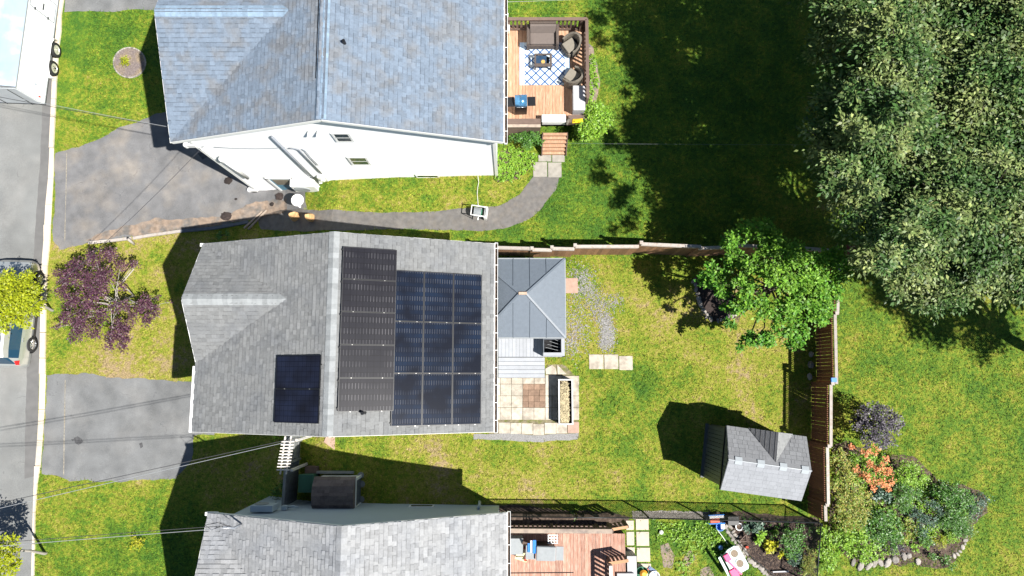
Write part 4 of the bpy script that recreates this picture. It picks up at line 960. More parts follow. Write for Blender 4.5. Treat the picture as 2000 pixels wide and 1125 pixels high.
armchair(T(1117,157,Z1,-125), 'wicker armchair by the grey storage box, turned to the fire table', cushiong_m)
# fire table
M = T(1060,125,Z1); t = thing('fire_table', M, 'brown wicker fire table with an open dark centre on the rug', 'table')
b = MB(M)
for x0, x1, y0, y1 in ((-.36,.36,-.30,-.17),(-.36,.36,.20,.26),(-.36,-.29,-.17,.20),(.27,.36,-.17,.20)): b.box((x0,y0,.36),(x1,y1,.42))
b.build('tabletop', wicker_m, t, bevel=.008)
b = MB(M)
for sx in (-.34,.30):
    for sy_ in (-.28,.20): b.box((sx,sy_,0),(sx+.05,sy_+.05,.36))
b.build('frame', wicker_m, t)
b = MB(M); b.box((-.26,-.16,.15),(.26,.19,.24)); b.build('fire_bowl', dark_m, t)
b = MB(M); b.box((-.29,-.17,.30),(.14,.20,.305)); b.build('glass_panel', mat('blue_black_glass',(.03,.06,.11),.1,nscale=9,namp=.3), t)
b = MB(M); b.cyl((0,-.06,.306),.09,.03,6); b.build('lid', tan_m, t)
# deck box
M = T(1128,201,Z1); t = thing('storage_box', M, 'grey storage box at the deck edge, half under leaf shadow', 'storage box')
b = MB(M); b.box((-.22,-.52,0),(.24,.50,.5)); b.build('body', greyl_m, t); b = MB(M); b.box((-.24,-.54,.5),(.26,.52,.56)); b.build('lid', greyl_m, t, bevel=.03)
# barbecue, upper deck
M = T(1017,213,Z1,2); t = thing('barbecue', M, 'gas barbecue with blue reflecting steel hood on the upper deck', 'barbecue', 'barbecues on the decks')
b = MB(M); b.box((-.24,-.26,.05),(.24,.2,.78)); b.build('cabinet', black_m, t)
b = MB(M); vs = []; n = 8
for k in range(n+1): a = math.pi*k/n; vs += [(-.24,.02+.24*math.cos(a),.8+.2*math.sin(a)),(.24,.02+.24*math.cos(a),.8+.2*math.sin(a))]
b.sm = True; b.add(vs, [(2*k,2*k+1,2*k+3,2*k+2) for k in range(n)]+[tuple(range(0,2*n+2,2)),tuple(range(2*n+1,0,-2))]); hd = b.build('hood', bluehood_m, t)
b = MB(M); b.tube([(-.18,-.27,.84),(.18,-.27,.84)], .014); b.build('handle', chrome_m, hd); b = MB(M); b.cyl((0,.12,.985),.035,.02,10); b.build('thermometer', chrome_m, hd)
for x0, x1 in ((.26,.58),(-.60,-.26)): b = MB(M); b.box((x0,-.2,.76),(x1,.18,.80)); b.build('side_shelf', black_m, t, bevel=.01)
# small white things
M = T(991,60,Z1); t = thing('folding_chair', M, 'white folding chair tucked against the white house wall', 'chair')
b = MB(M); b.box((-.16,-.22,.42),(.10,.2,.45)); b.build('seat', whitep_m, t)
b = MB(M); b.beam((-.12,.22,.4),(-.10,.34,.8),.3,.03); b.build('backrest', whitep_m, t)
b = MB(M)
for x_ in (-.13,.07):
    for y_ in (-.2,.17): b.tube([(x_,y_,0),(x_,y_,.42)], .015, 6)
b.build('frame', whitep_m, t)
M = T(1081,238,Z1+.0); b = MB(M); b.box((-.48,-.14,.03),(.46,.14,.36)); b.box((-.5,-.16,.36),(.48,.16,.39)); b.build('cooler', whitep_m, label='long white cooler lying at the top of the cedar steps', cat='cooler', bevel=.02)
b = MB(T(1128,236,Z1+.3)); b.add([(-.22,-.1,0),(.24,-.08,0),(.2,.1,.02),(-.2,.06,.03),(-.05,0,.1),(.1,0,.09)], [(0,1,5,4),(1,2,5),(2,3,4,5),(3,0,4),(3,2,1,0)]); b.build('folded_tarp', yellow_m, label='bright yellow folded tarp beside the storage box', cat='tarp')
b = MB(T(1128,237,Z1)); b.box((-.40,-.16,0),(.42,.16,.28)); b.build('bench', railb_m, label='low brown bench end under the yellow tarp', cat='bench')
b = MB(T(1109,240,Z1+.3)); b.tube([(-.05,-.08,0),(.0,.05,.08),(.05,.16,0)], .06, 8); b.build('rolled_mat', wickerg_m, label='rolled grey mat between white cooler and yellow tarp', cat='mat')

# ================================================================ WHITE HOUSE SIDE YARD
hp = PG(603,372)
t = empty('heat_pump', hp, 'white heat pump standing against the white house wall', 'heat pump')
b = MB(Matrix.Translation(hp)); b.box((-.52,-.10,.08),(.52,.42,.98)); b.build('casing', whitep_m, t, bevel=.02)
b = MB(Matrix.Translation(hp)); b.cyl((-.12,-.10,.52), .34, -.03, 24, axis='Y'); 
b.build('fan_grille', greyc_m, t)
b = MB(Matrix.Translation(hp)); b.box((-.45,-.05,0),(-.38,.4,.08)); b.box((.38,-.05,0),(.45,.4,.08)); b.build('foot', black_m, t)
b = MB(Matrix.Translation(hp)); b.tube([(.52,.2,.4),(.66,.25,.3),(.70,.45,.6),(.68,.6,1.1)], .035, 8); b.tube([(.52,.1,.3),(.6,.15,.1),(.62,.3,.0)], .03, 8); b.build('hose', whitep_m, t)
tb_ = PG(587,398, .0); t = empty('round_table', (tb_.x+.06,tb_.y,tb_.z), 'small round white table near the paper bags', 'table'); Mx = Matrix.Translation((tb_.x+.06,tb_.y,tb_.z))
b = MB(Mx); b.cyl((0,0,.6), .27, .03, 24); b.build('tabletop', whitep_m, t); b = MB(Mx); b.cyl((0,0,0), .04, .6, 10); b.cyl((0,0,0), .2, .03, 16); b.build('pedestal', whitep_m, t)
b = MB(Mx); b.tube([(-.1,.06,.635),(.0,0,.64),(.06,-.12,.635)], .006, 4); b.build('cord', pipe_m, t)
def paper_bag(px, py, w_, d_, h_, rz, label, lean):
    p = PG(px, py); M = Matrix.Translation(p) @ Matrix.Rotation(rz, 4, 'Z'); b = MB(M); vs = []; n = 16; rings = 9
    for i in range(rings):
        t_ = i/(rings-1); z = h_*t_
        for k in range(n):
            a = 2*math.pi*k/n; sx = w_/2*(1-.25*t_**3); sy = d_/2*(1-.55*t_**2); q = (abs(math.cos(a))**4+abs(math.sin(a))**4)**-.25
            vs.append((math.cos(a)*q*sx*(1+random.uniform(-.09,.09))+lean[0]*t_, math.sin(a)*q*sy*(1+random.uniform(-.12,.12))+lean[1]*t_, z+random.uniform(-.015,.015)))
    fs = [(i*n+k,i*n+(k+1)%n,(i+1)*n+(k+1)%n,(i+1)*n+k) for i in range(rings-1) for k in range(n)] + [tuple(range((rings-1)*n,rings*n))]
    b.add(vs, fs); b.build('paper_bag', paper_m, label=label, cat='bag', group='kraft paper yard waste bags')
paper_bag(578,425,.40,.30,.62,.35,'left kraft paper yard bag, nearest the round white table',(.03,.02))
paper_bag(609,426,.28,.34,.68,.05,'right kraft paper yard bag, standing on the asphalt path',(0,-.06))
for i, (px, py, rx_, ry_, lab) in enumerate([(446,353,.20,.17,'dark mud pile alone in the middle of the upper driveway'),(498,371,.21,.14,'dark mud pile at the shadow edge by the house corner'),(549,384,.26,.19,'reddish mud pile in front of the blue side door'),(532,399,.13,.10,'smallest dark mud pile, near the two timber strips'),(443,422,.28,.20,'brown mud pile near the lower kerb of the upper driveway'),(461,389,.07,.05,'tiny dark mud spot in the driveway')]):
    p = PG(px, py); b = MB(Matrix.Translation(p)); n = 22; vs = []
    for j, (rr, zz) in enumerate(((1.,.008),(.72,.035),(.35,.055))):
        for k in range(n): a = 2*math.pi*k/n; q = rr*(1+random.uniform(-.12,.12)); vs.append((math.cos(a)*rx_*q, math.sin(a)*ry_*q, zz+random.uniform(0,.01)))
    vs.append((0,0,.06)); b.add(vs, [(j*n+k,j*n+(k+1)%n,(j+1)*n+(k+1)%n,(j+1)*n+k) for j in range(2) for k in range(n)]+[(2*n+k,2*n+(k+1)%n,3*n) for k in range(n)])
    b.build('mud_pile', oil_m if i != 2 and i != 4 else mulch_m, label=lab, cat='mud pile', group='mud piles on the upper driveway')
for k, (a_, c_) in enumerate((((478,446),(513,414)),((486,448),(522,411)))):
    b = MB(); p, q = PG(*a_), PG(*c_); b.beam(p+Vector((0,0,.05)), q+Vector((0,0,.05)), .07, .09); b.build('timber_strip', railt_m, label=('outer' if k == 0 else 'inner')+' of two thin timbers lying across the driveway end', cat='timber', group='timbers at the driveway end')
# timber edging along the driveway
ed = empty('timber_edging', PG(360,452), 'broken timber edging between the upper driveway and the front lawn', 'edging')
for a_, c_, m__ in (((262,466),(290,461),fcap_m),((290,461),(355,452),fcap_m),((355,452),(420,446),gates_m),((420,446),(486,434),gates_m),((175,475),(215,471),fcap_m),((215,471),(258,466),fcap_m)):
    bar('timber', m__, PG(*a_)+Vector((0,0,.03)), PG(*c_)+Vector((0,0,.03)), .13, .16, ed)
b = MB(); p = PG(262,478); b.tube([p-Vector((0,0,.1)), p+Vector((.02,.15,.55))], .06, 8); b.build('stump_post', barkl_m, label='short weathered post stub at the lawn corner by the driveway', cat='post')
# hose reel
p = PG(937,419); M = Matrix.Translation(p) @ Matrix.Rotation(R(-7),4,'Z'); t = empty('hose_reel', p, 'white hose reel cart standing on the asphalt path', 'hose reel')
b = MB(M)
for y_ in (-.2,.2): b.tube([(-.32,y_,.02),(-.32,y_,.66),(.32,y_,.60),(.32,y_,.02)], .022, 6)
for x_, z_ in ((-.32,.66),(.32,.6)): b.tube([(x_,-.2,z_),(x_,.2,z_)], .022, 6)
b.build('frame', whitep_m, t)
b = MB(M); b.box((.22,-.24,.1),(.34,.24,.5)); b.build('side_plate', whitep_m, t)
b = MB(M); b.cyl((-.22,0,.4), .16, .34, 18, axis='X'); b.build('drum', greenp_m, t)
b = MB(M)
for k in range(7): b.tube([(-.2+.045*k,.19*math.cos(a),.4+.19*math.sin(a)) for a in np.linspace(0,2*math.pi,14)], .016, 5, cap=False)
b.build('coiled_hose', mat('grey_hose',(.40,.43,.45),.5), t)
b = MB(M); b.tube([(-.02,-.2,.4),(-.02,-.34,.4)], .025, 6); b.build('crank', whitep_m, t)
b = MB(); q = [PG(x, y, .03) for x, y in ((934,402),(933,390),(932,378),(933,366),(935,356),(934,348))]; q[-1].z += .3; b.tube(q, .016, 6); b.build('garden_hose', mat('pale_hose',(.55,.55,.47),.5), label='pale hose running across the grass from reel to house', cat='hose')

# ================================================================ HOUSE THREE NORTH SIDE: gate fence, arbor, bin, little shed
def side_gate():
    f = empty('side_fence', PG(585,920), 'grey board fence with pale gate between the two lower houses', 'fence')
    # fence runs north-south at x of base px ~ 590, top leans left in view
    h = 1.75; top = [(590,852),(585,905)]; xg = PG(592,870).x
    a = Vector((PG(588,851).x, PG(588,845).y, 0)); b_ = Vector((PG(583,905).x, PG(583,985).y, 0))
    za = g(a.x); a.z = b_.z = za
    def at(t, z=0): return a.lerp(b_, t)+Vector((0,0,z))
    m_ = MB(); m_.beam(at(0,.2), at(1,.2), .04, .08); m_.beam(at(0,h-.2), at(1,h-.2), .04, .08); base = m_.build('fence_panel', gates_m, f)
    n = 24
    for k in range(n):
        t0 = (k+.5)/n; bar('board', gate_m if k < 8 else gates_m, at(t0,.03), at(t0,h), .022, (b_-a).length/n-.01, base, up=(0,1,0))
    bar('cap', gate_m, at(0,h+.02), at(1,h+.02), .10, .03, f)
    for t0 in (0,.1,.36,1): bar('post', gate_m if t0 < .4 else gates_m, at(t0,0)+Vector((.04,0,0)), at(t0,h+.05)+Vector((.04,0,0)), .09, .09, f, up=(0,1,0))
    for zz in (.35,.9,1.45): bar('gate_rail', trim_m if zz == 1.45 else gate_m, at(.1,zz)+Vector((.03,0,0)), at(.36,zz)+Vector((.03,0,0)), .03, .07, f)
side_gate()
ar = empty('arbor', PG(575,890), 'pale slatted arbor over the side gate', 'arbor')
za = 1.05
for k in range(10):
    y_ = 862+k*(917-862)/9.; x_ = 562-k*.95*.95*1.15; p0 = P(x_-12, y_+.5, za); p1 = P(x_+13, y_+.5, za); bar('slat', arbor_m, p0, p1, .045, .05, ar)
for dx in (-5.5, 6): bar('beam', arbor_m, P(563+dx, 852, za-.06), P(553+dx, 926, za-.06), .05, .06, ar)
for (x_, y_) in ((569,860),(559,919)):
    p = P(x_+4, y_, za); bar('post', arbor_m, Vector((p.x+.1,p.y,g(p.x)-.1)), Vector((p.x+.1,p.y,za-.08)), .09, .09, ar)
# wheelie bin
p = PG(612,937); M = Matrix.Translation(p); t = empty('wheelie_bin', p, 'dark green wheelie bin between the grey fence and little shed', 'bin')
b = MB(M); b.add([(-.24,-.28,.05),(.24,-.28,.05),(.24,.28,.05),(-.24,.28,.05),(-.30,-.34,.98),(.30,-.34,.98),(.30,.34,.98),(-.30,.34,.98)], [(3,2,1,0),(4,5,6,7),(0,1,5,4),(1,2,6,5),(2,3,7,6),(3,0,4,7)]); b.build('body', bin_m, t)
b = MB(M); b.box((-.31,-.35,.98),(.31,.36,1.03)); ld = b.build('lid', bin_m, t, bevel=.02); b = MB(M); b.box((-.2,-.26,1.03),(.2,.26,1.05)); b.box((-.1,-.06,1.05),(.1,-.04,1.06)); b.build('lid_boss', bin_m, ld, bevel=.01)
for sx in (-.28,.24): b = MB(M); b.cyl((sx,.3,.1), .1, .05, 14, axis='X'); b.build('wheel', tyre_m, t)
# crate behind bin
b = MB(Matrix.Translation(PG(613,916))); b.box((-.25,-.12,0),(.25,.14,.4)); b.build('wooden_crate', railb_m, label='dark wooden crate behind the green bin', cat='crate')
b = MB(Matrix.Translation(PG(662,921))); b.box((-.85,-.05,0),(.65,.04,.25)); b.build('lumber_pile', gate_m, label='grey boards lying behind the little brown roofed shed', cat='boards')
# little shed with barrel roof
sh = empty('storage_shed', PG(655,962), 'small shed with curved brown shingle roof and white door frame', 'shed')
z0s = g(PG(655,962).x); ht = 1.55; y0_, y1_ = P(650,996,ht*.55+z0s).y, P(650,931,ht*.6+z0s).y; x0_, x1_ = P(608,960,z0s+ht).x, P(690,960,z0s+ht).x
b = MB(); b.box((x0_+.06,y0_+.05,z0s),(x1_-.04,y1_-.05,z0s+ht-.35)); b.build('wall', trim_m, sh)
prof = [(y1_+.03,ht-.42),(y1_-.08,ht-.25),(y1_-.30,ht-.08),((y0_+y1_)/2,ht),(y0_+.30,ht-.08),(y0_+.08,ht-.25),(y0_-.03,ht-.42)]
rb2 = MB(); n = len(prof)
rb2.add([(x,y,z0s+z) for x in (x0_,x1_) for y, z in prof], [(i,i+1,n+i+1,n+i) for i in range(n-1)]+[tuple(range(n)),tuple(range(2*n-1,n-1,-1))]); rs = rb2.build('roof', shb_m, sh)
for i in range(n-1):
    ya_, za_ = prof[i]; yb_, zb_ = prof[i+1]; a = Vector((0,ya_,z0s+za_)); c = Vector((0,yb_,z0s+zb_)); L_ = (c-a).length; rows = max(1, round(L_/.14)); v = (c-a)/L_; u = Vector((1,0,0)); nn = u.cross(v); nn = nn if nn.z > 0 else -nn
    for r_ in range(rows):
        x = x0_-random.uniform(0,.1)
        while x < x1_:
            xa = max(x,x0_); xb = min(x+random.choice((.14,.2,.28)), x1_); x = xb
            if xb-xa < .03: continue
            Ms = Matrix((u,v,nn)).transposed().to_4x4(); Ms.translation = Vector(((xa+xb)/2,0,0)) + a + v*(L_*(r_+.5)/rows)+nn*.008
            place('shingle', ubox(shb_m), Ms @ Matrix.Diagonal((xb-xa-.006,L_/rows-.004,random.choice((.012,.02)),1)), rs)
b = MB(); fr = (x1_+.0, x1_+.26); 
yy0_, yy1_ = y0_+.08, y1_-.02
for A, B in (((x1_-.04,yy0_,z0s),(x1_+.03,yy0_+.1,z0s+ht-.35)),((x1_-.04,yy1_-.1,z0s),(x1_+.03,yy1_,z0s+ht-.35)),((x1_-.04,yy0_+.1,z0s+ht-.45),(x1_+.03,yy1_-.1,z0s+ht-.35)),((x1_-.04,yy0_+.1,z0s),(x1_+.03,yy1_-.1,z0s+.1))): b.box(A,B)
b.build('door_frame', trim_m, sh); b = MB(); b.box((x1_-.04,yy0_+.1,z0s+.1),(x1_-.01,yy1_-.1,z0s+ht-.45)); b.build('door', gates_m, sh)
pots = [(705,928),(707,945),(706,975)]
for i, (x_, y_) in enumerate(pots):
    p = PG(x_, y_); b = MB(Matrix.Translation(p)); b.cyl((0,0,0),.13,.05,12); b.build('paving_disc', gate_m, label=['upper','middle','lower'][i]+' round grey stone disc right of the little shed', cat='stone', group='grey discs beside the little shed')
# air conditioner and mast on the corner of house three
p = P(515,994,1.5); 
t = empty('air_conditioner', (p.x,HY+.35,0), 'grey split unit hung on the wall at the house corner, bottom left', 'air conditioner')
b = MB(); b.box((p.x-.42,HY+.06,1.1),(p.x+.42,HY+.30,1.75)); b.build('casing', blues_m, t, bevel=.02); b = MB(); b.cyl((p.x-.1,HY+.31,1.42),.26,.015,20,axis='Y'); b.build('fan_grille', greyc_m, t)
for dx in (-.3,.3): b = MB(); b.box((p.x+dx-.03,HY+.03,1.03),(p.x+dx+.03,HY+.32,1.09)); b.build('bracket', greyc_m, t)
b = MB(); b.box((p.x+.55,HY+.03,.9),(p.x+.75,HY+.18,1.2)); b.tube([(p.x+.75,HY+.12,1.0),(p.x+1.0,HY+.16,1.1),(p.x+1.15,HY+.1,1.0)], .04, 6); b.build('meter_box', blues_m, h3)
q0 = P(470,1024,3.9); q1 = P(447,1004,4.5); b = MB(); b.tube([(q0.x,q0.y,3.6),(q0.x,q0.y,4.5),(q0.x-.25,q0.y+.1,4.75)], .035, 8); b.build('service_mast', pipe_m, h3)
b = MB(); b.tube([(q0.x-.25,q0.y+.1,4.75),(q0.x-.45,q0.y+.05,4.4),(q0.x-.8,q0.y-.1,4.3),(q0.x-.95,q0.y+.1,4.5),(q0.x-.6,q0.y+.15,4.35),(q0.x-.2,q0.y-.05,4.1)], .014, 5); b.build('service_loop', wire_m, h3)

# ================================================================ LOWER DECK (house three)
Z2 = .85
LX0, LX1 = -.18, P(1221,1060,Z2).x
LY1 = P(1100,1042,Z2).y; LY0 = -11.2
dk2 = deck('wooden_deck', 'weathered reddish plank deck behind the pale grey roofed house, at the bottom edge', LX0, LX1, LY0, LY1, Z2, deckred_m, .142)
q0 = P(991,1033,Z2+.95); q1 = P(1192,1044,Z2+.95); ry = (q0.y+P(1130,1040,Z2+.95).y)/2
railing(dk2, (LX0, ry), (P(1196,1040,Z2+.95).x, ry-.02), Z2, .95, railb_m, railt_m, railb_m, pw_=.07, sp=.17, capw=.16)
railing(dk2, (P(1196,1040,Z2+.95).x, ry), (P(1226,1029,Z2+.75).x, P(1226,1029,Z2+.75).y), Z2-.15, .9, railb_m, railo_m, railb_m, capw=.10, sp=.14)
e_ = P(1190,1102,Z2+.9); f_ = P(1227,1094,Z2+.75)
railing(dk2, (e_.x,e_.y), (f_.x,f_.y), Z2-.1, .9, railb_m, railo_m, railb_m, capw=.11, sp=.14, posts=False)
railing(dk2, (e_.x+.05,e_.y-.05), (e_.x+.05,e_.y-1.7), Z2, .92, railb_m, arbor_m, railb_m, capw=.12, sp=.16)
# ledge boards north of the deck, in shade
b = MB(); b.box((.0, LY1+.02, .02),(LX1-.6, LY1+.08, Z2-.05)); b.build('skirt', railb_m, dk2)
# grey box, barbecue with cover, folding stand, towel, chair
M = T(1005,1060,Z2); b = MB(M); b.box((-.34,-.25,0),(.30,.28,.60)); b.box((-.36,-.27,.60),(.32,.30,.65)); b.build('deck_box', greyc_m, label='dark grey lidded box in the corner of the lower deck', cat='storage box')
for k in range(6): pass
M = T(1064,1068,Z2,-2); t = thing('barbecue', M, 'barbecue under a flat grey lid with side shelves on the lower deck', 'barbecue', 'barbecues on the decks')
b = MB(M); b.box((-.33,-.26,.05),(.33,.22,.80)); b.build('cabinet', black_m, t)
b = MB(M); b.box((-.36,-.28,.80),(.36,.24,.98)); b.build('hood', greyc_m, t, bevel=.04)
for x0, x1 in ((.38,.66),(-.74,-.38)): b = MB(M); b.box((x0,-.27,.78),(x1,.22,.82)); b.build('side_shelf', greyc_m, t)
for k in range(4): b = MB(M); b.cyl((-.22+.14*k,-.30,.72),.035,.04,10,axis='Y'); b.build('knob', terr_m, t)
M = T(1039,1066,Z2+.82); b = MB(M); b.box((-.06,-.22,0),(.02,.2,.05)); b.build('spray_bottle', whitep_m, label='white bottle lying on the barbecue side shelf', cat='bottle')
b = MB(M); b.box((.03,-.25,0),(.15,.22,.09)); b.box((-.16,-.22,0),(-.08,.1,.04)); b.build('blue_tray', blue_m, label='blue tray on the lower barbecue shelf beside the white bottle', cat='tray')
M = T(1024,1072,Z2,-22); t = thing('deck_chair', M, 'folding chair draped with cream and red towel on the lower deck', 'chair')
b = MB(M); b.add([(-.24,-.38,.34),(.22,-.34,.34),(.22,.1,.44),(-.24,.1,.46),(-.24,-.4,.31),(.22,-.36,.31),(.22,.1,.41),(-.24,.1,.43)], [(0,1,2,3),(7,6,5,4),(0,4,5,1),(1,5,6,2),(3,2,6,7),(0,3,7,4)]); b.build('towel', cream_m, t)
b = MB(M); b.box((-.26,.1,.44),(.23,.17,.49)); b.box((.10,-.3,.43),(.17,.1,.48)); b.build('towel_stripe', redf_m, t)
b = MB(M); b.beam((-.02,.15,.42),(-.04,.42,.85),.38,.03); b.build('backrest', railb_m, t)
b = MB(M)
for sx in (-.2,.2): b.tube([(sx,-.32,0),(sx,.2,.42)], .015, 5); b.tube([(sx,.2,0),(sx,-.3,.38)], .015, 5)
b.build('frame', black_m, t)
M = T(1079,1048,Z2+.15); t = thing('wire_chair', M, 'white lattice backed chair standing between barbecue and railing', 'chair')
b = MB(M)
for k in range(4): b.beam((-.18+.11*k,-.16,.46),(-.18+.11*k,.16,.46),.03,.02)
for k in range(4): b.beam((-.2,-.14+.1*k,.475),(.18,-.14+.1*k,.475),.03,.012)
b.build('seat', whitep_m, t)
b = MB(M)
for x_ in (-.17,.15):
    for y_ in (-.13,.13): b.tube([(x_,y_,-.1),(x_,y_,.45)], .014, 5)
b.build('leg_frame', whitep_m, t)
# light grey bench boxes and things at the deck corner
b = MB(T(1228,1096,.0)); b.box((-.20,-.42,0),(.16,.40,.85)); b.build('resin_cabinet', greyl_m, label='tall light grey resin cabinet at the outer corner of the lower deck', cat='cabinet')
b = MB(T(1220,1122,Z2-.3)); b.box((-.36,-.30,0),(.30,.16,.42)); b.build('resin_bench', greyl_m, label='light grey ribbed resin bench at the bottom edge of the photo', cat='bench', bevel=.02)
def pot_plant(px, py, z, rad, h_, potm, label, lm):
    M = T(px, py, z); t = thing('potted_plant', M, label, 'plant'); b = MB(M); b.lathe((0,0,0), [(rad*.7,0),(rad,h_),(rad*.9,h_),(rad*.85,h_-.03)], 14); b.build('pot', potm, t)
    leaves('foliage', [(M.translation+Vector((0,0,h_+rad*.4)), rad*1.1)], .07, .045, 900, lm, t)
# watering can and odds on the slabs
M = T(1252,1116,.03); t = thing('garden_tub', M, 'green tub with orange and white toys on the pale slabs', 'tub')
b = MB(M); b.lathe((0,0,0), [(.20,0),(.26,.28),(.24,.28),(.19,.05)], 16); b.build('tub', greenp_m, t)
b = MB(M); b.lathe((.05,-.02,.14), [(.02,0),(.13,.04),(.15,.12),(.08,.2)], 12); b.build('orange_ball', orange_m, t)
b = MB(M); b.lathe((.16,-.05,.16), [(.02,0),(.07,.03),(.07,.1),(.03,.14)], 10); b.build('yellow_scoop', cream_m, t)
b = MB(T(1273,1112,.02,-35)); b.box((-.15,-.06,0),(.18,.07,.06)); b.box((-.1,-.04,.06),(.1,.05,.075)); b.build('blue_tool', mat('slate_blue_plastic',(.12,.17,.30),.5), label='small dark blue and white tool lying at the slab edge', cat='tool')
b = MB(T(1277,1124,.02,20)); b.lathe((0,0,0), [(.17,0),(.21,.14),(.19,.14),(.15,.03)], 14); b.build('white_basin', whitep_m, label='white basin at the bottom edge beside the dark blue tool', cat='basin')
b = MB(T(1262,1112,.02)); b.tube([(-.05,0,.03),(.02,.03,.05),(.09,.0,.03)], .03, 6); b.build('red_toy', redf_m, label='small red toy between the green tub and dark blue tool', cat='toy')
# slabs on the lower right path
lab = ['top','second','third','fourth']
for i, (a_, c_) in enumerate((((1241,1013,1267,1036)),((1242,1038,1268,1066)),((1243,1068,1270,1096)),((1244,1099,1271,1125)))[j] if False else x for x in ()): pass
sl = [((1222,1016,1238,1035),'topmost narrow buff slab beside the lower deck'),((1223,1038,1239,1065),'second narrow buff slab beside the lower deck'),((1224,1068,1240,1090),'third narrow buff slab beside the lower deck, cut by a shadow'),
      ((1241,1013,1267,1035),'topmost wide buff slab beside the small lawn'),((1242,1038,1268,1066),'second wide buff slab beside the small lawn'),((1243,1069,1270,1097),'third wide buff slab beside the small lawn, pinkish'),((1245,1100,1272,1128),'lowest wide buff slab, holding the green tub')]
stepping('', sl, 'buff slabs beside the lower deck', mat('pale_buff_slab',(.50,.425,.34),.85,nscale=5,namp=.12,bump=.3))

# ================================================================ VEGETATION
def leaves(name, blobs, ln, wd, dens, m, parent, clump=.16, up=.8, tone=.35, hue=None, flat=.5, kind=None, cover=1., cper=14, rnd=.55):
    """leaf-sized faces in clumps spread over and through round volumes (centre, radius)"""
    Cs, Ds = [], []
    for c, r in blobs:
        nl = max(10, int(dens*r*r)); nc = max(2, nl//cper)
        d = RNG.normal(size=(nc,3)); d[:,2] = d[:,2]*.8+.35; d /= np.linalg.norm(d,axis=1)[:,None]
        rr = r*(1-RNG.random(nc)**1.6*.75); cc = np.array(c)[None]+d*rr[:,None]*np.array([1,1,.8])
        k = RNG.integers(0, nc, nl); off = RNG.normal(size=(nl,3))*clump*min(1.5, .5+r*.6); off[:,2] *= .6
        Cs.append(cc[k]+off); od = off+d[k]*.05; Ds.append(od)
    Cn = np.concatenate(Cs); D = np.concatenate(Ds); n = len(Cn); keep = Cn[:,2] > np.interp(Cn[:,0], _gx, _gz)+.01; Cn = Cn[keep]; D = D[keep]; n = len(Cn)
    D = D + RNG.normal(size=(n,3))*.04; D[:,2] *= flat; D /= np.linalg.norm(D,axis=1)[:,None]+1e-9
    Nn = RNG.normal(size=(n,3))*rnd; Nn[:,2] = np.abs(Nn[:,2])+up; Sd = np.cross(D, Nn); Sd /= np.linalg.norm(Sd,axis=1)[:,None]+1e-9
    s = RNG.uniform(.4,1.3,n)[:,None]; L_ = ln*s; W_ = wd*s; Up = np.cross(Sd, D)
    p0 = Cn-D*L_*.5; p1 = Cn-Sd*W_*.5+Up*W_*.15; p2 = Cn+D*L_*.5-np.array([0,0,1])*L_*.15; p3 = Cn+Sd*W_*.5+Up*W_*.15
    V = np.stack([p0,p1,p2,p3],1).reshape(-1,3)
    hu = RNG.beta(1.2,2.2,n) if hue is None else hue(Cn)
    return npmesh(name, V, 4, np.arange(4*n), [m], {'tone':('FACE',RNG.uniform(-tone,tone,n)),'hue':('FACE',hu)}, parent, kind=kind)
def limbs(name, base, top, blobs, r0, m, parent, twigs=3, lean=.4, frac=1.):
    b = MB(); b.sm = True; base = Vector(base); top = Vector(top); mid = base.lerp(top,.5)+Vector((random.uniform(-1,1),random.uniform(-1,1),0))*r0*.6
    b.tube([base-Vector((0,0,.15)), base+Vector((0,0,.1)), mid, top], [r0*1.35,r0*1.05,r0*.85,r0*.62], 8); b.build('trunk', m, parent)
    b = MB(); 
    for c, r in blobs:
        if random.random() > frac: continue
        c = Vector(c); t = random.uniform(.55,1); s = (base.lerp(mid,t*2) if t < .5 else mid.lerp(top,(t-.5)*2)); L_ = (c-s).length; rr = max(.012, min(r0*.45, r0*.16+L_*.011))
        m1 = s.lerp(c,.4)+Vector((random.uniform(-1,1),random.uniform(-1,1),random.uniform(.2,1)))*L_*.10; m2 = s.lerp(c,.75)+Vector((random.uniform(-1,1),random.uniform(-1,1),random.uniform(-.2,.6)))*L_*.08
        b.tube([s,m1,m2,c], [rr,rr*.75,rr*.5,rr*.25], 6, cap=False)
        for k in range(twigs):
            e = c+Vector((random.gauss(0,1),random.gauss(0,1),random.gauss(.3,.7))).normalized()*r*random.uniform(.7,1.1); q = m2.lerp(c, random.random()); b.tube([q,q.lerp(e,.5)+Vector((0,0,r*.1)),e], [rr*.35,rr*.22,rr*.1], 4, cap=False)
    b.build(name, m, parent)
def blobs_in(poly, z0, dome, sp, rr, n=400, power=.7, pxs=True):
    X = [p[0] for p in poly]; Y = [p[1] for p in poly]; out = []; tries = 0
    def edge(x, y):
        m = 1e9
        for i in range(len(poly)):
            ax, ay = poly[i]; bx, by = poly[(i+1)%len(poly)]; dx, dy = bx-ax, by-ay; t = max(0,min(1,((x-ax)*dx+(y-ay)*dy)/(dx*dx+dy*dy+1e-9))); m = min(m, math.hypot(x-ax-dx*t, y-ay-dy*t))
        return m
    mx_ = 0; cand = []
    while tries < 4000 and len(cand) < n:
        tries += 1; x = random.uniform(min(X),max(X)); y = random.uniform(min(Y),max(Y))
        if not pip(poly, np.array([x]), np.array([y]))[0]: continue
        e = edge(x,y)
        if e < sp*.22: continue
        if any(math.hypot(x-a,y-b_) < sp*random.uniform(.75,1.1) for a,b_,_ in cand): continue
        cand.append((x,y,e)); mx_ = max(mx_, e)
    for x, y, e in cand:
        z = z0+dome*(e/mx_)**power+random.uniform(-.3,.3)*min(1,dome*.5); out.append((P(x,y,z), random.uniform(*rr)))
    return out
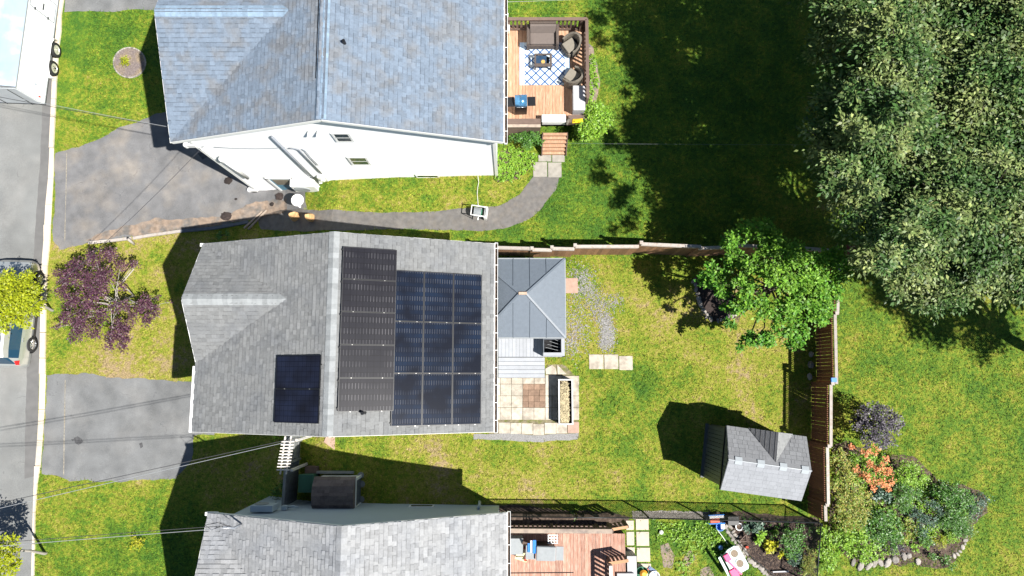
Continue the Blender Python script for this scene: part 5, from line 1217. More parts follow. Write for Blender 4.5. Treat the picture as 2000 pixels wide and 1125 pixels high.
oak_m = leafmat('leaf_dark_glossy', (.058,.125,.030), (.38,.42,.15), .48, .3, .2)
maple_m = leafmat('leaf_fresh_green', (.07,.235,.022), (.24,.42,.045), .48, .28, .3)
lime_m = leafmat('leaf_lime', (.26,.33,.012), (.46,.47,.02), .5, .4, .3)
plum_m = leafmat('leaf_plum', (.065,.024,.045), (.15,.065,.095), .5, .45, .12)
purple_m = leafmat('leaf_slate_purple', (.05,.042,.058), (.14,.125,.145), .5, .5, .1)
shrub_m = leafmat('leaf_shrub', (.16,.34,.025), (.34,.50,.06), .45, .4, .25)
shrubd_m = leafmat('leaf_shrub_dark', (.05,.15,.025), (.14,.30,.04), .42, .5, .2)
bronze_m = leafmat('leaf_bronze_green', (.15,.27,.03), (.50,.36,.10), .5, .4, .2)
azal_m = leafmat('petal_orange', (.70,.24,.09), (.85,.48,.26), .6, .3, .3)
blue_gr_m = leafmat('leaf_blue_green', (.05,.11,.065), (.13,.20,.15), .45, .5, .15)
gold_m = leafmat('leaf_golden', (.38,.40,.015), (.60,.55,.04), .5, .4, .3)

# --- the big trees on the right: dark crowns whose shade covers the upper lawn
def big_tree(label, poly, z0, dome, sp, base, top, low_poly=None, dapple_tufts=(), r0=.26, dens=2150, rr=(.65,1.15), ln=.15, hue=None, group='big dark crowned trees on the right'):
    t = empty('broadleaf_tree', base, label, 'tree', group); bl = blobs_in(poly, z0, dome, sp, rr) + (blobs_in(low_poly, 4.9, .5, 46, (.5,.8)) if low_poly else []); tufts = [(P(x,y,0)-SUN*(z/-SUN.z), r) for x,y,z,r in dapple_tufts]  # loose leaf tufts added up the sun line to cast dapples on the lawn
    limbs('branches', base, top, bl, r0, bark_m, t, twigs=4); 
    low = [(c-Vector((0,0,1.1)), r*.8) for c, r in bl[::4]]
    leaves('crown', bl+low+tufts, ln, ln*.5, dens, oak_m, t, clump=.17, tone=.5, cper=26, up=.6, hue=hue or (lambda C_: np.clip(RNG.beta(.7,3.6,len(C_))+.34*np.sin(C_[:,0]*1.7+C_[:,1]*2.3)*np.cos(C_[:,1]*1.3-C_[:,0]),0,1)))
    return t
big_tree('large dark green tree in the upper right, its crown ragged on the left side', [(1590,-60),(1600,40),(1650,120),(1615,200),(1600,262),(1590,300),(1640,335),(1700,385),(1740,340),(1800,300),(1850,200),(1850,100),(1840,-60)], 6.5, 1.9, 58, (15.0,9.2,0), (12.6,9.2,6.2), dapple_tufts=[(random.uniform(a,b),random.uniform(c,d),random.uniform(8.6,10),random.uniform(.16,.36)) for a,b,c,d,n in ((1170,1250,210,420,13),(1200,1300,380,455,8),(1200,1290,110,230,7),(1150,1260,20,95,6),(1165,1195,300,410,3)) for _ in range(n)])
big_tree('large tree right of centre whose leafy tips hang over the fence corner', [(1690,330),(1650,390),(1680,430),(1690,480),(1760,515),(1830,500),(1900,500),(2080,520),(2100,400),(2060,280),(1900,230),(1800,300)], 6.3, 1.9, 56, (15.6,4.9,0), (14.6,5.2,5.2), low_poly=[(1740,470),(1705,480),(1715,530),(1780,565),(1870,590),(1920,550),(1990,592),(2080,575),(2080,490),(1830,480)])
big_tree('large tree filling the top right corner, with yellowish sunlit leaves', [(1780,-120),(1770,80),(1790,240),(1980,310),(2120,300),(2350,200),(2350,-200),(1850,-260)], 7.0, 1.5, 54, (17.0,10.4,0), (15.8,10.2,6.4))
big_tree('tree outside the right edge casting the dark shadow on the far lawn', [(2300,590),(2340,700),(2440,790),(2600,800),(2720,600),(2560,470),(2380,500)], 6.8, 2.2, 66, (22.4,.6,0), (22.2,.8,5.0), dens=1700)
big_tree('tree behind the top edge whose shade darkens the upper lawn', [(1640,-70),(1630,-170),(1700,-330),(2000,-330),(1900,-120),(1820,-70)], 7.4, 2.6, 74, (15.6,17.5,0), (12.4,15.2,6.0), dens=1300)

# --- maple in the fence corner
mp_ = empty('maple_tree', PG(1478,572), 'bright green maple at the back fence corner, ringed by stones', 'tree')
blm = []
for px_, py_, z, r in [(1425,470,3.4,.42),(1468,455,3.8,.40),(1495,448,4.0,.45),(1512,478,4.1,.5),(1535,500,4.2,.5),(1560,505,4.0,.45),(1592,510,3.8,.45),(1628,492,3.6,.38),(1622,520,3.6,.42),(1640,548,3.4,.34),(1650,530,3.4,.25),(1570,550,4.2,.5),(1600,560,3.8,.5),(1625,580,3.5,.40),(1590,600,3.6,.5),(1550,590,4.0,.5),(1520,545,4.4,.5),(1480,520,4.0,.5),(1440,505,3.6,.40),(1395,535,3.2,.42),(1378,550,3.0,.30),(1415,560,3.3,.38),(1455,560,3.8,.45),(1450,595,3.5,.45),(1425,600,3.1,.30),(1490,600,3.7,.45),(1530,630,3.5,.45),(1500,660,3.0,.34),(1545,665,3.0,.38),(1565,640,3.2,.34),(1470,665,2.8,.30),(1455,672,2.6,.22),(1605,622,3.3,.30),(1430,630,2.8,.18)]:
    blm.append((P(px_,py_,z), r))
limbs('branches', PG(1478,572), PG(1478,572)+Vector((.1,.1,2.4)), blm, .11, bark_m, mp_, twigs=3)
blm = [(c, r*1.0) for c, r in blm]
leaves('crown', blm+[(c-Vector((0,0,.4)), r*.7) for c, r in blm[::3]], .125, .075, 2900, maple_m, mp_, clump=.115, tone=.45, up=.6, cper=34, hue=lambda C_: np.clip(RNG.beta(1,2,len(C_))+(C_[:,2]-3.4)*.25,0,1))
# --- purple plum in the front yard
pl_ = empty('plum_tree', PG(262,575), 'sparse purple leaved tree with bare grey branches on the front lawn', 'tree')
z_ = g(PG(262,575).x); blp = []
for px_, py_, z, r in [(245,600,1.9,.2),(235,635,1.8,.26),(260,620,1.6,.22),(275,600,1.7,.22),(240,560,2.2,.16),(245,660,1.5,.22),(150,520,1.9,.35),(185,505,2.2,.35),(215,500,2.0,.30),(128,545,1.8,.32),(165,548,2.3,.42),(205,540,2.4,.38),(235,520,1.9,.22),(140,585,1.9,.35),(175,590,2.2,.38),(130,620,1.6,.30),(160,625,2.0,.38),(200,620,2.2,.30),(150,655,1.6,.30),(185,650,1.8,.28),(225,655,1.6,.30),(240,680,1.3,.20),(215,672,1.4,.20),(285,590,1.5,.30),(300,608,1.4,.26),(290,625,1.4,.24),(262,520,1.6,.18),(120,570,1.7,.25),(252,640,1.6,.18),(110,532,1.5,.15),(108,640,1.4,.12),(310,580,1.2,.10),(330,590,.6,.06),(195,565,2.4,.35),(225,600,2.2,.2)]:
    blp.append((P(px_,py_,z_+z), r*1.05))
b0_ = PG(262,578); limbs('branches', b0_, P(215,600,z_+1.3), blp, .045, barkl_m, pl_, twigs=4, frac=.5)
b = MB(); b.sm = True
for q in ([(262,578,.3),(250,566,.9),(232,555,1.4),(215,542,1.8),(205,530,2.1)],[(240,590,.5),(225,597,1.2),(205,592,1.7),(180,590,2.1)],[(238,596,.6),(222,620,1.2),(220,640,1.6),(216,662,1.6)],[(245,580,.8),(262,590,1.2),(285,602,1.4)],[(232,560,1.3),(245,545,1.5),(262,525,1.6)],[(225,597,1.2),(200,612,1.7),(165,622,1.9)]):
    b.tube([P(x, y, z_+h_) for x, y, h_ in q], [.034-.005*i for i in range(len(q))], 6)
b.build('branches', barkl_m, pl_)
leaves('crown', blp, .085, .05, 3900, plum_m, pl_, clump=.12, tone=.4, cper=9, up=.5)
# --- lime green street trees
def street_tree(label, base_px, blobs, dens=2600, m=lime_m, ln=.13):
    bp_ = PG(*base_px); z_ = g(bp_.x); t = empty('street_tree', bp_, label, 'tree', 'lime green trees at the kerb'); bl = [(P(x,y,z_+z), r) for x,y,z,r in blobs]
    top = bl[0][0]-Vector((0,0,.4)); limbs('branches', bp_, top, bl, .06, barkl_m, t, twigs=3); leaves('crown', bl, ln, .07, dens, m, t, clump=.13, tone=.3, cper=12); return t
street_tree('lime green tree hanging over the parked silver van', (103,606), [(45,580,2.9,.55),(20,548,2.9,.42),(48,545,2.7,.30),(10,580,3.0,.5),(60,570,2.6,.35),(65,600,2.5,.35),(35,612,2.7,.45),(8,615,2.7,.40),(-15,560,2.8,.5),(-20,600,2.8,.5),(5,640,2.2,.22),(48,630,2.3,.22),(58,540,2.5,.16)])
street_tree('lime green tree at the kerb in the bottom left corner', (90,1080), [(15,1080,2.8,.40),(30,1062,2.6,.25),(5,1060,2.6,.25),(-15,1080,2.8,.5),(20,1105,2.6,.32),(-10,1110,2.6,.4),(32,1095,2.4,.22)], dens=2000)
# --- shrubs
def shrub(name, label, px, py, blobs, m, ln=.07, wd=.04, dens=4200, cat='shrub', group=None, base_z=0, hue=None, clump=.09, tone=.35, stemm=bark_m, up=.7):
    c0 = PG(px,py); t = empty(name, c0, label, cat, group); bl = []
    k_ = 1.22 if group == 'plants in the far flower bed' else 1.
    for x, y, z, r in blobs: zz = g(PG(x,y).x)+z; bl.append((P(x,y,zz), r*k_))
    b = MB()
    for c, r in bl: b.tube([(c0.x+random.uniform(-.04,.04),c0.y+random.uniform(-.04,.04),c0.z-.03),(c.x*.5+c0.x*.5,c.y*.5+c0.y*.5,(c.z+c0.z)/2),tuple(c)], [.02,.015,.008], 5)
    b.build('stems', stemm, t); leaves('foliage', bl, ln, wd, dens, m, t, clump=clump, tone=tone, hue=hue, up=up); return t
shrub('deck_shrub', 'large yellow green shrub growing against the outer deck corner', 1150, 235, [(1140,205,1.1,.35),(1160,215,1.2,.40),(1178,232,1.1,.36),(1150,245,1.2,.45),(1165,255,1.0,.38),(1140,262,.7,.28),(1132,200,1.0,.2),(1128,252,.5,.2),(1185,215,.8,.22)], shrub_m, .10, .055, 3600)
shrub('deck_shrub', 'round mid green shrub between the cedar steps and the white house', 1030, 272, [(1015,262,.7,.32),(1035,265,.8,.34),(1048,272,.7,.26),(1025,282,.6,.3),(1005,268,.5,.2)], shrubd_m, .08, .045, 3800)
shrub('lawn_shrub', 'small yellow green shrub in the round mulch ring', 245, 122, [(243,118,.25,.20),(248,124,.2,.14),(239,124,.15,.10)], lime_m, .06, .035, 4500)
shrub('lawn_shrub', 'small yellow shrub alone on the lower front lawn', 268, 1060, [(265,1058,.3,.22),(272,1065,.2,.18),(280,1055,.2,.12),(258,1066,.15,.12)], gold_m, .06, .03, 3500)
shrub('side_shrub', 'dark green shrub in the shade beside the grey fence', 553, 968, [(545,962,.5,.28),(560,975,.5,.26),(555,950,.4,.2)], shrubd_m, .08, .045, 3000)
shrub('side_shrub', 'light green plant by the south wall of the middle house', 548, 852, [(540,850,.25,.14),(556,850,.3,.14)], shrub_m, .09, .05, 2500)
shrub('side_shrub', 'low dark plants along the north wall of the middle house', 430, 460, [(430,460,.2,.18),(445,458,.2,.14)], shrubd_m, .09, .05, 2500)
shrub('smoke_bush', 'rounded slate purple bush on the far lawn beside the fence', 1712, 832, [(1690,812,1.2,.40),(1712,805,1.3,.42),(1738,818,1.2,.38),(1690,838,1.2,.40),(1718,838,1.4,.45),(1742,835,1.1,.30),(1705,862,1.1,.36),(1730,862,1.0,.32),(1672,820,.9,.25),(1755,828,.8,.18)], purple_m, .085, .05, 3000)
az = shrub('azalea', 'azalea covered with orange blossom in the far flower bed', 1705, 920, [(1670,890,.9,.30),(1695,895,1.0,.34),(1715,900,1.0,.36),(1690,925,.9,.36),(1715,925,1.0,.36),(1680,948,.7,.28),(1730,935,.9,.26),(1662,920,.7,.24)], shrub_m, .075, .04, 1700)
leaves('blossom', [(P(x,y,z+.12), r) for x,y,z,r in [(1662,872,1.1,.15),(1690,885,1.1,.16),(1706,880,1.1,.16),(1732,893,1.1,.16),(1672,915,1.0,.18),(1700,905,1.1,.2),(1718,915,1.2,.22),(1735,920,1.1,.2),(1695,935,1.1,.22),(1716,938,1.1,.22),(1738,945,1.0,.2),(1705,948,1.0,.16),(1678,925,.9,.12),(1735,955,.9,.12)]], .07, .06, 2300, azal_m, az, clump=.09, tone=.25, up=.9)
# ================================================================ FAR FLOWER BED
sheet('flower_bed', [(1628,870),(1660,862),(1720,890),(1790,895),(1830,940),(1880,945),(1925,970),(1930,1000),(1900,1025),(1885,1060),(1870,1085),(1850,1108),(1790,1098),(1740,1100),(1690,1105),(1660,1095),(1640,1075),(1615,1050),(1622,960)], .01, soil_m, jit=.10, nograss=False)
_q = [PG(*p) for p in [(1628,880),(1660,870),(1720,900),(1780,915),(1815,955),(1870,960),(1905,985),(1885,1015),(1865,1055),(1845,1085),(1790,1085),(1740,1085),(1690,1085),(1640,1060),(1622,960)]]; NOGRASS.append([(p.x,p.y) for p in _q])
FB = 'plants in the far flower bed'
bed = [
 ('bronze_shrub','tall bronze tinged shrub hugging the fence beside the azalea', bronze_m,[(1640,900,1.0,.34),(1655,925,1.0,.34),(1640,950,1.0,.34),(1665,960,1.0,.34)],.075),
 ('bronze_shrub','bronze green shrub in the middle of the bed by the fence', bronze_m,[(1650,985,1.0,.36),(1675,990,1.0,.36),(1645,1015,.9,.34),(1672,1015,.9,.34),(1690,975,.8,.25)],.075),
 ('leafy_shrub','yellow green leafy shrub at the lower left of the far bed', shrub_m,[(1650,1045,.6,.30),(1675,1045,.6,.34),(1695,1065,.5,.30),(1660,1068,.4,.28),(1685,1085,.35,.24)],.09),
 ('leafy_shrub','round bright green shrub right of the azalea', shrub_m,[(1775,915,.8,.28),(1790,925,.8,.30),(1765,930,.8,.28),(1785,945,.6,.26),(1805,935,.5,.2)],.07),
 ('grassy_clump','dark green spiky clump below the round bright shrub', shrubd_m,[(1758,958,.5,.28),(1780,965,.5,.28),(1765,985,.5,.26)],.14),
 ('leafy_shrub','broad dark green shrub in the middle of the far bed', shrubd_m,[(1712,1015,.6,.32),(1735,1010,.6,.30),(1745,1035,.6,.32),(1720,1045,.6,.34),(1700,1035,.5,.26),(1745,1055,.4,.24)],.08),
 ('leafy_shrub','dark spreading shrub at the top right of the far bed', shrubd_m,[(1835,955,.6,.28),(1855,960,.7,.30),(1878,970,.6,.30),(1895,985,.5,.26),(1865,985,.7,.30),(1845,975,.6,.26)],.08),
 ('blue_green_shrub','blue green shrub at the right tip of the far bed', blue_gr_m,[(1905,985,.5,.26),(1920,975,.4,.22),(1900,1000,.4,.22)],.07),
 ('grassy_clump','green ferny clump in the right half of the far bed', shrubd_m,[(1860,1010,.4,.28),(1880,1015,.4,.26),(1890,1035,.3,.22),(1865,1035,.35,.24),(1845,1020,.4,.22)],.13),
 ('silver_plant','silvery blue plant in the centre of the far bed', blue_gr_m,[(1820,985,.4,.22),(1835,995,.35,.2)],.06),
 ('blue_green_shrub','blue green low shrub left of the golden ball shrub', blue_gr_m,[(1795,1010,.35,.25),(1815,1020,.35,.25),(1800,1035,.3,.22),(1785,1000,.3,.2)],.07),
 ('ball_shrub','bright golden green ball shrub near the lower edge of the far bed', lime_m,[(1834,1055,.25,.22),(1838,1058,.25,.18)],.05),
 ('leafy_shrub','small green plant right of the golden ball shrub', shrub_m,[(1858,1053,.2,.14),(1850,1048,.2,.12)],.06),
 ('leafy_shrub','dark green clump left of the golden ball shrub', shrubd_m,[(1808,1058,.3,.2),(1800,1045,.3,.18)],.07),
 ('heather_clump','brownish purple clump along the lower stones of the bed', purple_m,[(1742,1070,.2,.24),(1755,1062,.2,.2),(1765,1075,.15,.16)],.05),
 ('leafy_shrub','low green clump at the bottom tip of the far bed', shrubd_m,[(1845,1095,.25,.18),(1855,1105,.2,.14),(1820,1090,.15,.16)],.07),
 ('variegated_plant','pale striped leafy plant just below the azalea', blue_gr_m,[(1715,962,.4,.2),(1728,968,.35,.18),(1705,972,.35,.16)],.12),
 ('yellow_flower_clump','clump dotted with small yellow flowers in the mid bed', bronze_m,[(1775,1020,.3,.2),(1780,1040,.25,.2),(1765,1050,.2,.16)],.06),
]
for nm, lb, m_, bl, ln in bed:
    shrub(nm, lb, bl[0][0], bl[0][1]+2, bl, m_, ln, ln*(.16 if nm=='grassy_clump' else .55), 3200 if nm!='grassy_clump' else 5000, cat='plant' if 'shrub' not in nm else 'shrub', group=FB)
stone_meshes = []
def stone_mesh():
    if not stone_meshes:
        for k in range(5):
            b = MB(); n = 8; vs = []
            for zz, rr in ((-.5,.8),(-.05,1.),(.35,.82),(.5,.45)):
                for i in range(n): a = 2*math.pi*i/n; q = rr*.5*random.uniform(.82,1.12); vs.append((math.cos(a)*q, math.sin(a)*q, zz*random.uniform(.85,1.1)))
            b.add(vs, [(j*n+i,j*n+(i+1)%n,(j+1)*n+(i+1)%n,(j+1)*n+i) for j in range(3) for i in range(n)]+[tuple(range(3*n,4*n))]); o = b.build('stone', stone_m, ind=True); stone_meshes.append(o.data); bpy.data.objects.remove(o)
    return random.choice(stone_meshes)
def stones(name, label, path, step, size, m=None):
    pts = [PG(*p) for p in path]; t = empty(name, pts[0], label, 'stone edging')
    for a, b_ in zip(pts[:-1], pts[1:]):
        L_ = (b_-a).length; n = max(1, round(L_/step))
        for k in range(n):
            c = a.lerp(b_,(k+.5)/n)+Vector((random.uniform(-.03,.03),random.uniform(-.03,.03),0)); s = random.uniform(*size)
            place('stone', stone_mesh(), Matrix.Translation(c+Vector((0,0,s*.16))) @ Matrix.Rotation(random.uniform(0,6.28),4,'Z') @ Matrix.Diagonal((s*random.uniform(.9,1.7),s*random.uniform(.7,1.1),s*.42,1)), t)
    return t
stones('stone_edging', 'row of rounded stones bounding the lower side of the far flower bed', [(1657,1092),(1672,1102),(1690,1104),(1712,1100),(1738,1096),(1758,1090),(1768,1080),(1780,1090),(1800,1100)], .30, (.20,.34))
stones('stone_edging', 'small pinkish stones along the right side of the far flower bed', [(1888,1045),(1882,1065),(1872,1080),(1852,1088)], .16, (.10,.18))
stones('stone_edging', 'curved line of pale stones dividing the small lawn from the planting bed', [(1414,1024),(1420,1036),(1428,1048),(1437,1062),(1446,1077),(1457,1090),(1470,1100),(1485,1110),(1500,1124),(1512,1135)], .14, (.13,.20))
stones('stone_edging', 'second inner line of pale stones behind the curved row', [(1424,1026),(1434,1040),(1440,1052),(1450,1070),(1460,1083)], .17, (.11,.17))
# maple bed ring
sheet('maple_bed', [(1352,545),(1370,540),(1420,555),(1445,600),(1435,622),(1400,628),(1388,628),(1372,608),(1362,585)], .012, mulch_m, jit=.03)
stones('stone_edging', 'curved stone ring on the left side of the maple bed', [(1352,545),(1359,560),(1362,580),(1368,595),(1373,608),(1382,620),(1392,628)], .19, (.17,.27))
stones('stone_edging', 'small stones along the lower side of the maple bed', [(1398,628),(1412,622),(1426,618),(1440,614)], .16, (.12,.18))
# round mulch ring, gravel patches, beds
ring = [(254+32*math.cos(a), 123+30*math.sin(a)) for a in np.linspace(0,2*math.pi,26)[:-1]]
sheet('mulch_ring', ring, .012, mat('grey_brown_mulch',(.19,.155,.145),.95,nscale=14,namp=.4,bump=1.,col2=(.26,.20,.13),c2scale=2.), jit=.02)
rg = empty('brick_ring', PG(254,123), 'grey ring of edging bricks round the small lawn shrub', 'edging')
for k in range(40):
    a = 2*math.pi*k/40; p = PG(254+31*math.cos(a), 123+29*math.sin(a)); piece('brick', stone_m, p+Vector((0,0,.02)), (.06,.10,.06), rg, rz=-a)
for nm, pts, m_ in [
    ('bare_patch',[(1290,1065),(1305,1060),(1318,1085),(1312,1110),(1296,1108)],dust_m),('bare_patch',[(1340,1078),(1352,1074),(1358,1092),(1345,1106),(1332,1100)],dust_m),
    ('bare_patch',[(1368,1112),(1385,1106),(1395,1125),(1370,1130)],dust_m),
    ('gravel_strip',[(1268,1000),(1300,998),(1345,998),(1385,1002),(1384,1013),(1330,1013),(1268,1012)],mat('pale_pebbles',(.55,.52,.47),.9,nscale=25,namp=.4,bump=1.)),
    ('planting_bed',[(1385,1004),(1440,998),(1500,1003),(1560,1008),(1600,1015),(1600,1040),(1592,1125),(1600,1140),(1520,1145),(1490,1110),(1460,1088),(1440,1060),(1424,1032)],soil_m),
    ('painted_shade_strip',[(940,985),(1000,985),(1060,993),(1130,997),(1200,1002),(1230,1010),(1225,1030),(985,1030),(960,1000)],soil_m),  # dark soil-coloured sheet painting in the deck rail's shade on the ground
    ('ground_cover_bed',[(968,300),(990,290),(1045,300),(1047,318),(1040,325),(1010,350),(975,358),(966,350)],soil_m),
    ('deck_bed',[(1150,85),(1158,92),(1164,120),(1172,160),(1165,200),(1146,200)],dust_m)]:
    sheet(nm, pts, .009, m_, jit=.05, nograss=nm not in ('gravel_patch','bare_patch'))
# gravel crumbs
def crumbs(name, label, poly_px, n, size, m, cat, off=0.):
    poly = [tuple(PG(*p)[:2]) for p in poly_px]; X = RNG.uniform(min(p[0] for p in poly),max(p[0] for p in poly),n*2); Y = RNG.uniform(min(p[1] for p in poly),max(p[1] for p in poly),n*2)
    k = pip(poly,X,Y); X = X[k][:n]; Y = Y[k][:n]; n = len(X); s = RNG.uniform(.5,1.4,n)[:,None,None]*size
    base = np.array([[-.5,-.4,0],[.5,-.5,0],[.45,.5,0],[-.5,.45,0],[0,.05,.6]])[None]*s*(1+RNG.uniform(-.3,.3,(n,5,3))); a = RNG.uniform(0,6.28,n); ca, sa = np.cos(a)[:,None], np.sin(a)[:,None]
    B = np.stack([base[:,:,0]*ca-base[:,:,1]*sa, base[:,:,0]*sa+base[:,:,1]*ca, base[:,:,2]],-1); B += np.stack([X,Y,np.interp(X,_gx,_gz)+off],-1)[:,None]
    o = (np.arange(n)*5)[:,None]; idx = np.concatenate([o+np.array([[0,1,4]]),o+np.array([[1,2,4]]),o+np.array([[2,3,4]]),o+np.array([[3,0,4]])],1).ravel()
    npmesh(name, B.reshape(-1,3), 3, idx, [m], {'tone':('FACE',np.repeat(RNG.uniform(-.5,.5,n),4))}, kind='stuff', label=label, cat=cat)
def gravel_clusters(name, label, cl, m, size, cat):
    X = np.concatenate([np.full(n, PG(x,y).x)+RNG.normal(0,sx,n) for x,y,sx,sy,n in cl]); Y = np.concatenate([np.full(n, PG(x,y).y)+RNG.normal(0,sy,n) for x,y,sx,sy,n in cl]); k = X > 2.1; X, Y = X[k], Y[k]; n = len(X)
    s_ = RNG.uniform(.5,1.4,n)[:,None,None]*size; base = np.array([[-.5,-.4,0],[.5,-.5,0],[.45,.5,0],[-.5,.45,0],[0,.05,.7]])[None]*s_*(1+RNG.uniform(-.3,.3,(n,5,3))); base += np.stack([X,Y,np.full(n,.012)],-1)[:,None]
    o = (np.arange(n)*5)[:,None]; idx = np.concatenate([o+np.array([[a,(a+1)%4,4]]) for a in range(4)],1).ravel()
    npmesh(name, base.reshape(-1,3), 3, idx, [m], {'tone':('FACE',np.repeat(RNG.uniform(-.4,.4,n),4))}, kind='stuff', label=label, cat=cat)
gravel_clusters('gravel','loose blue grey gravel scattered through the thin grass beside the gazebo',[(1186,655,.15,.26,1400),(1178,672,.1,.1,200),(1182,625,.15,.2,400),(1168,600,.28,.28,500),(1150,570,.25,.25,420),(1138,540,.22,.22,300),(1200,590,.2,.2,150),(1125,560,.3,.5,350),(1125,640,.3,.5,600),(1112,670,.2,.3,260)], gravel_m, .034, 'gravel')
crumbs('pebbles','pale pebbles along the foot of the chain link fence',[(1235,998),(1385,1000),(1384,1013),(1235,1013)],2600,.035,stone_m,'pebbles',.012)
crumbs('bark_chips','bark chips and litter over the planting bed soil',[(1385,1004),(1600,1015),(1595,1125),(1500,1125),(1424,1032)],3800,.04,mulch_m,'bark chips',.012)
crumbs('bed_litter','leaf litter and chips over the far flower bed',[(1628,870),(1720,890),(1830,940),(1925,970),(1885,1060),(1850,1108),(1690,1105),(1615,1050)],2200,.035,mulch_m,'leaf litter',.012)
# ground cover by the white house
def ground_cover(name, label, poly_px, n, ln, m, h_=.14, cat='ground cover'):
    poly = [tuple(PG(*p)[:2]) for p in poly_px]; X = RNG.uniform(min(p[0] for p in poly),max(p[0] for p in poly),n*2); Y = RNG.uniform(min(p[1] for p in poly),max(p[1] for p in poly),n*2)
    k = pip(poly,X,Y); X = X[k][:n]; Y = Y[k][:n]; bl = [(Vector((x,y,float(np.interp(x,_gx,_gz))+.05)), h_) for x, y in zip(X,Y)]
    o = leaves(name, bl, ln, ln*.6, 900, m, None, clump=.05, up=1.0, kind='stuff'); return tag(o, label, cat)
ground_cover('ground_cover','yellow green leafy ground cover between the white house and the path',[(970,300),(1000,288),(1045,300),(1047,318),(1035,330),(1010,350),(975,357),(966,350)],260,.075,shrub_m)
ground_cover('ground_cover','low leafy strip along the outer side of the upper deck',[(1149,110),(1162,110),(1166,160),(1164,200),(1149,200)],70,.075,shrub_m)
ground_cover('ground_cover','mixed leafy carpet filling gaps in the far flower bed',[(1628,880),(1720,900),(1820,950),(1900,990),(1870,1050),(1700,1090),(1625,1050)],900,.075,shrub_m,.16)
ground_cover('ground_cover','lush clumpy weeds on the small lawn between the pale slabs and the stone row',[(1275,1020),(1385,1018),(1405,1035),(1425,1070),(1400,1090),(1360,1070),(1345,1125),(1320,1125),(1325,1060),(1285,1055)],230,.07,shrub_m,.09)
ground_cover('ground_cover','green weeds along the planting bed right of the curved stones',[(1440,1008),(1590,1020),(1592,1125),(1560,1125)],120,.07,shrubd_m,.12)
# plants in the neighbour's bed
NB = 'plants in the bed behind the chain link fence'
for nm, lb, m_, bl, ln, wd in [
 ('hosta','blue green hosta at the top of the planting bed near the white pot', blue_gr_m,[(1468,1028,.25,.26),(1485,1035,.25,.24)],.16,.06),
 ('hosta','mid green hosta directly above the yellow hosta', shrub_m,[(1490,1045,.22,.2),(1482,1052,.2,.16),(1512,1038,.2,.15)],.16,.07),
 ('hosta','bright yellow hosta in the planting bed', gold_m,[(1504,1062,.22,.24),(1512,1070,.2,.18),(1498,1072,.2,.14)],.17,.08),
 ('dark_shrub','dense dark shrub right of the yellow hosta', shrubd_m,[(1540,1055,.8,.34),(1555,1060,.8,.34),(1545,1080,.7,.30),(1562,1045,.6,.24)],.07,.04),
 ('hosta','small yellow green plant below the dark shrub', gold_m,[(1526,1082,.18,.14),(1535,1090,.15,.12)],.11,.05),
 ('blue_green_shrub','grey green clump at the lower right of the planting bed', blue_gr_m,[(1550,1095,.3,.22),(1560,1085,.3,.2)],.08,.04),
 ('grassy_clump','tall yellow green grass clump at the bottom fence corner', bronze_m,[(1580,1090,.4,.3),(1585,1110,.4,.3),(1572,1112,.3,.25)],.22,.018),
 ('leafy_shrub','yellow green shrub squeezed between the two fences', shrub_m,[(1612,1040,.5,.28),(1622,1060,.5,.3),(1608,1075,.4,.28),(1630,1085,.4,.3),(1615,1100,.4,.3)],.09,.05),
 ('weed_plant','thin weedy plant in the dark strip by the chain link fence', shrubd_m,[(1118,1000,.3,.14),(1125,1008,.3,.1)],.12,.03)]:
    shrub(nm, lb, bl[0][0], bl[0][1]+2, bl, m_, ln, wd, 2600 if ln > .1 else 3400, cat='plant', group=NB, clump=.07, up=.9)
shrub('red_plant','small dark red plant at the top right corner of the board fence', 1658, 492, [(1655,488,.5,.18),(1666,492,.4,.16),(1650,496,.4,.12)], leafmat('leaf_red', (.16,.03,.035), (.32,.08,.08)), .07, .05, 2400, cat='plant')
# driftwood / boxes by the east fence in shade
for i, (x_, y_, s_, lb) in enumerate([(1583,692,.16,'uppermost grey stone in the shade of the east fence'),(1582,712,.20,'larger dark stone below it at the east fence'),(1580,735,.17,'lowest dark stone at the foot of the east fence')]):
    p = PG(x_,y_); o = bpy.data.objects.new('boulder', stone_mesh()); C.objects.link(o); o.matrix_basis = Matrix.Translation(p+Vector((0,0,s_*.4))) @ Matrix.Diagonal((s_*1.2,s_*1.8,s_*1.3,1)); tag(o, lb, 'stone', 'stones at the east fence')

stain_m = mat('oil_stain', (.075,.075,.078), .8, nscale=9, namp=.4)
for q in ([(145,855),(152,852),(160,857),(163,863),(154,869),(147,865)],[(272,866),(278,864),(280,872),(275,876)],[(143,862),(139,858),(146,857)],[(386,300),(400,297),(408,306),(396,312)]):
    sheet('oil_stain', q, .013, stain_m, jit=.02, nograss=False)
seam_m = mat('seam_dirt', (.26,.235,.19), .95, nscale=12, namp=.5)
for a_, c_ in (((128,742),(125,928)),((131,300),(127,470))):
    p_, q_ = PG(*a_), PG(*c_); sheet('driveway_seam', [(p_.x-.018,p_.y),(q_.x-.018,q_.y),(q_.x+.018,q_.y),(p_.x+.018,p_.y)], .013, seam_m, jit=.012, world=True, nograss=False)
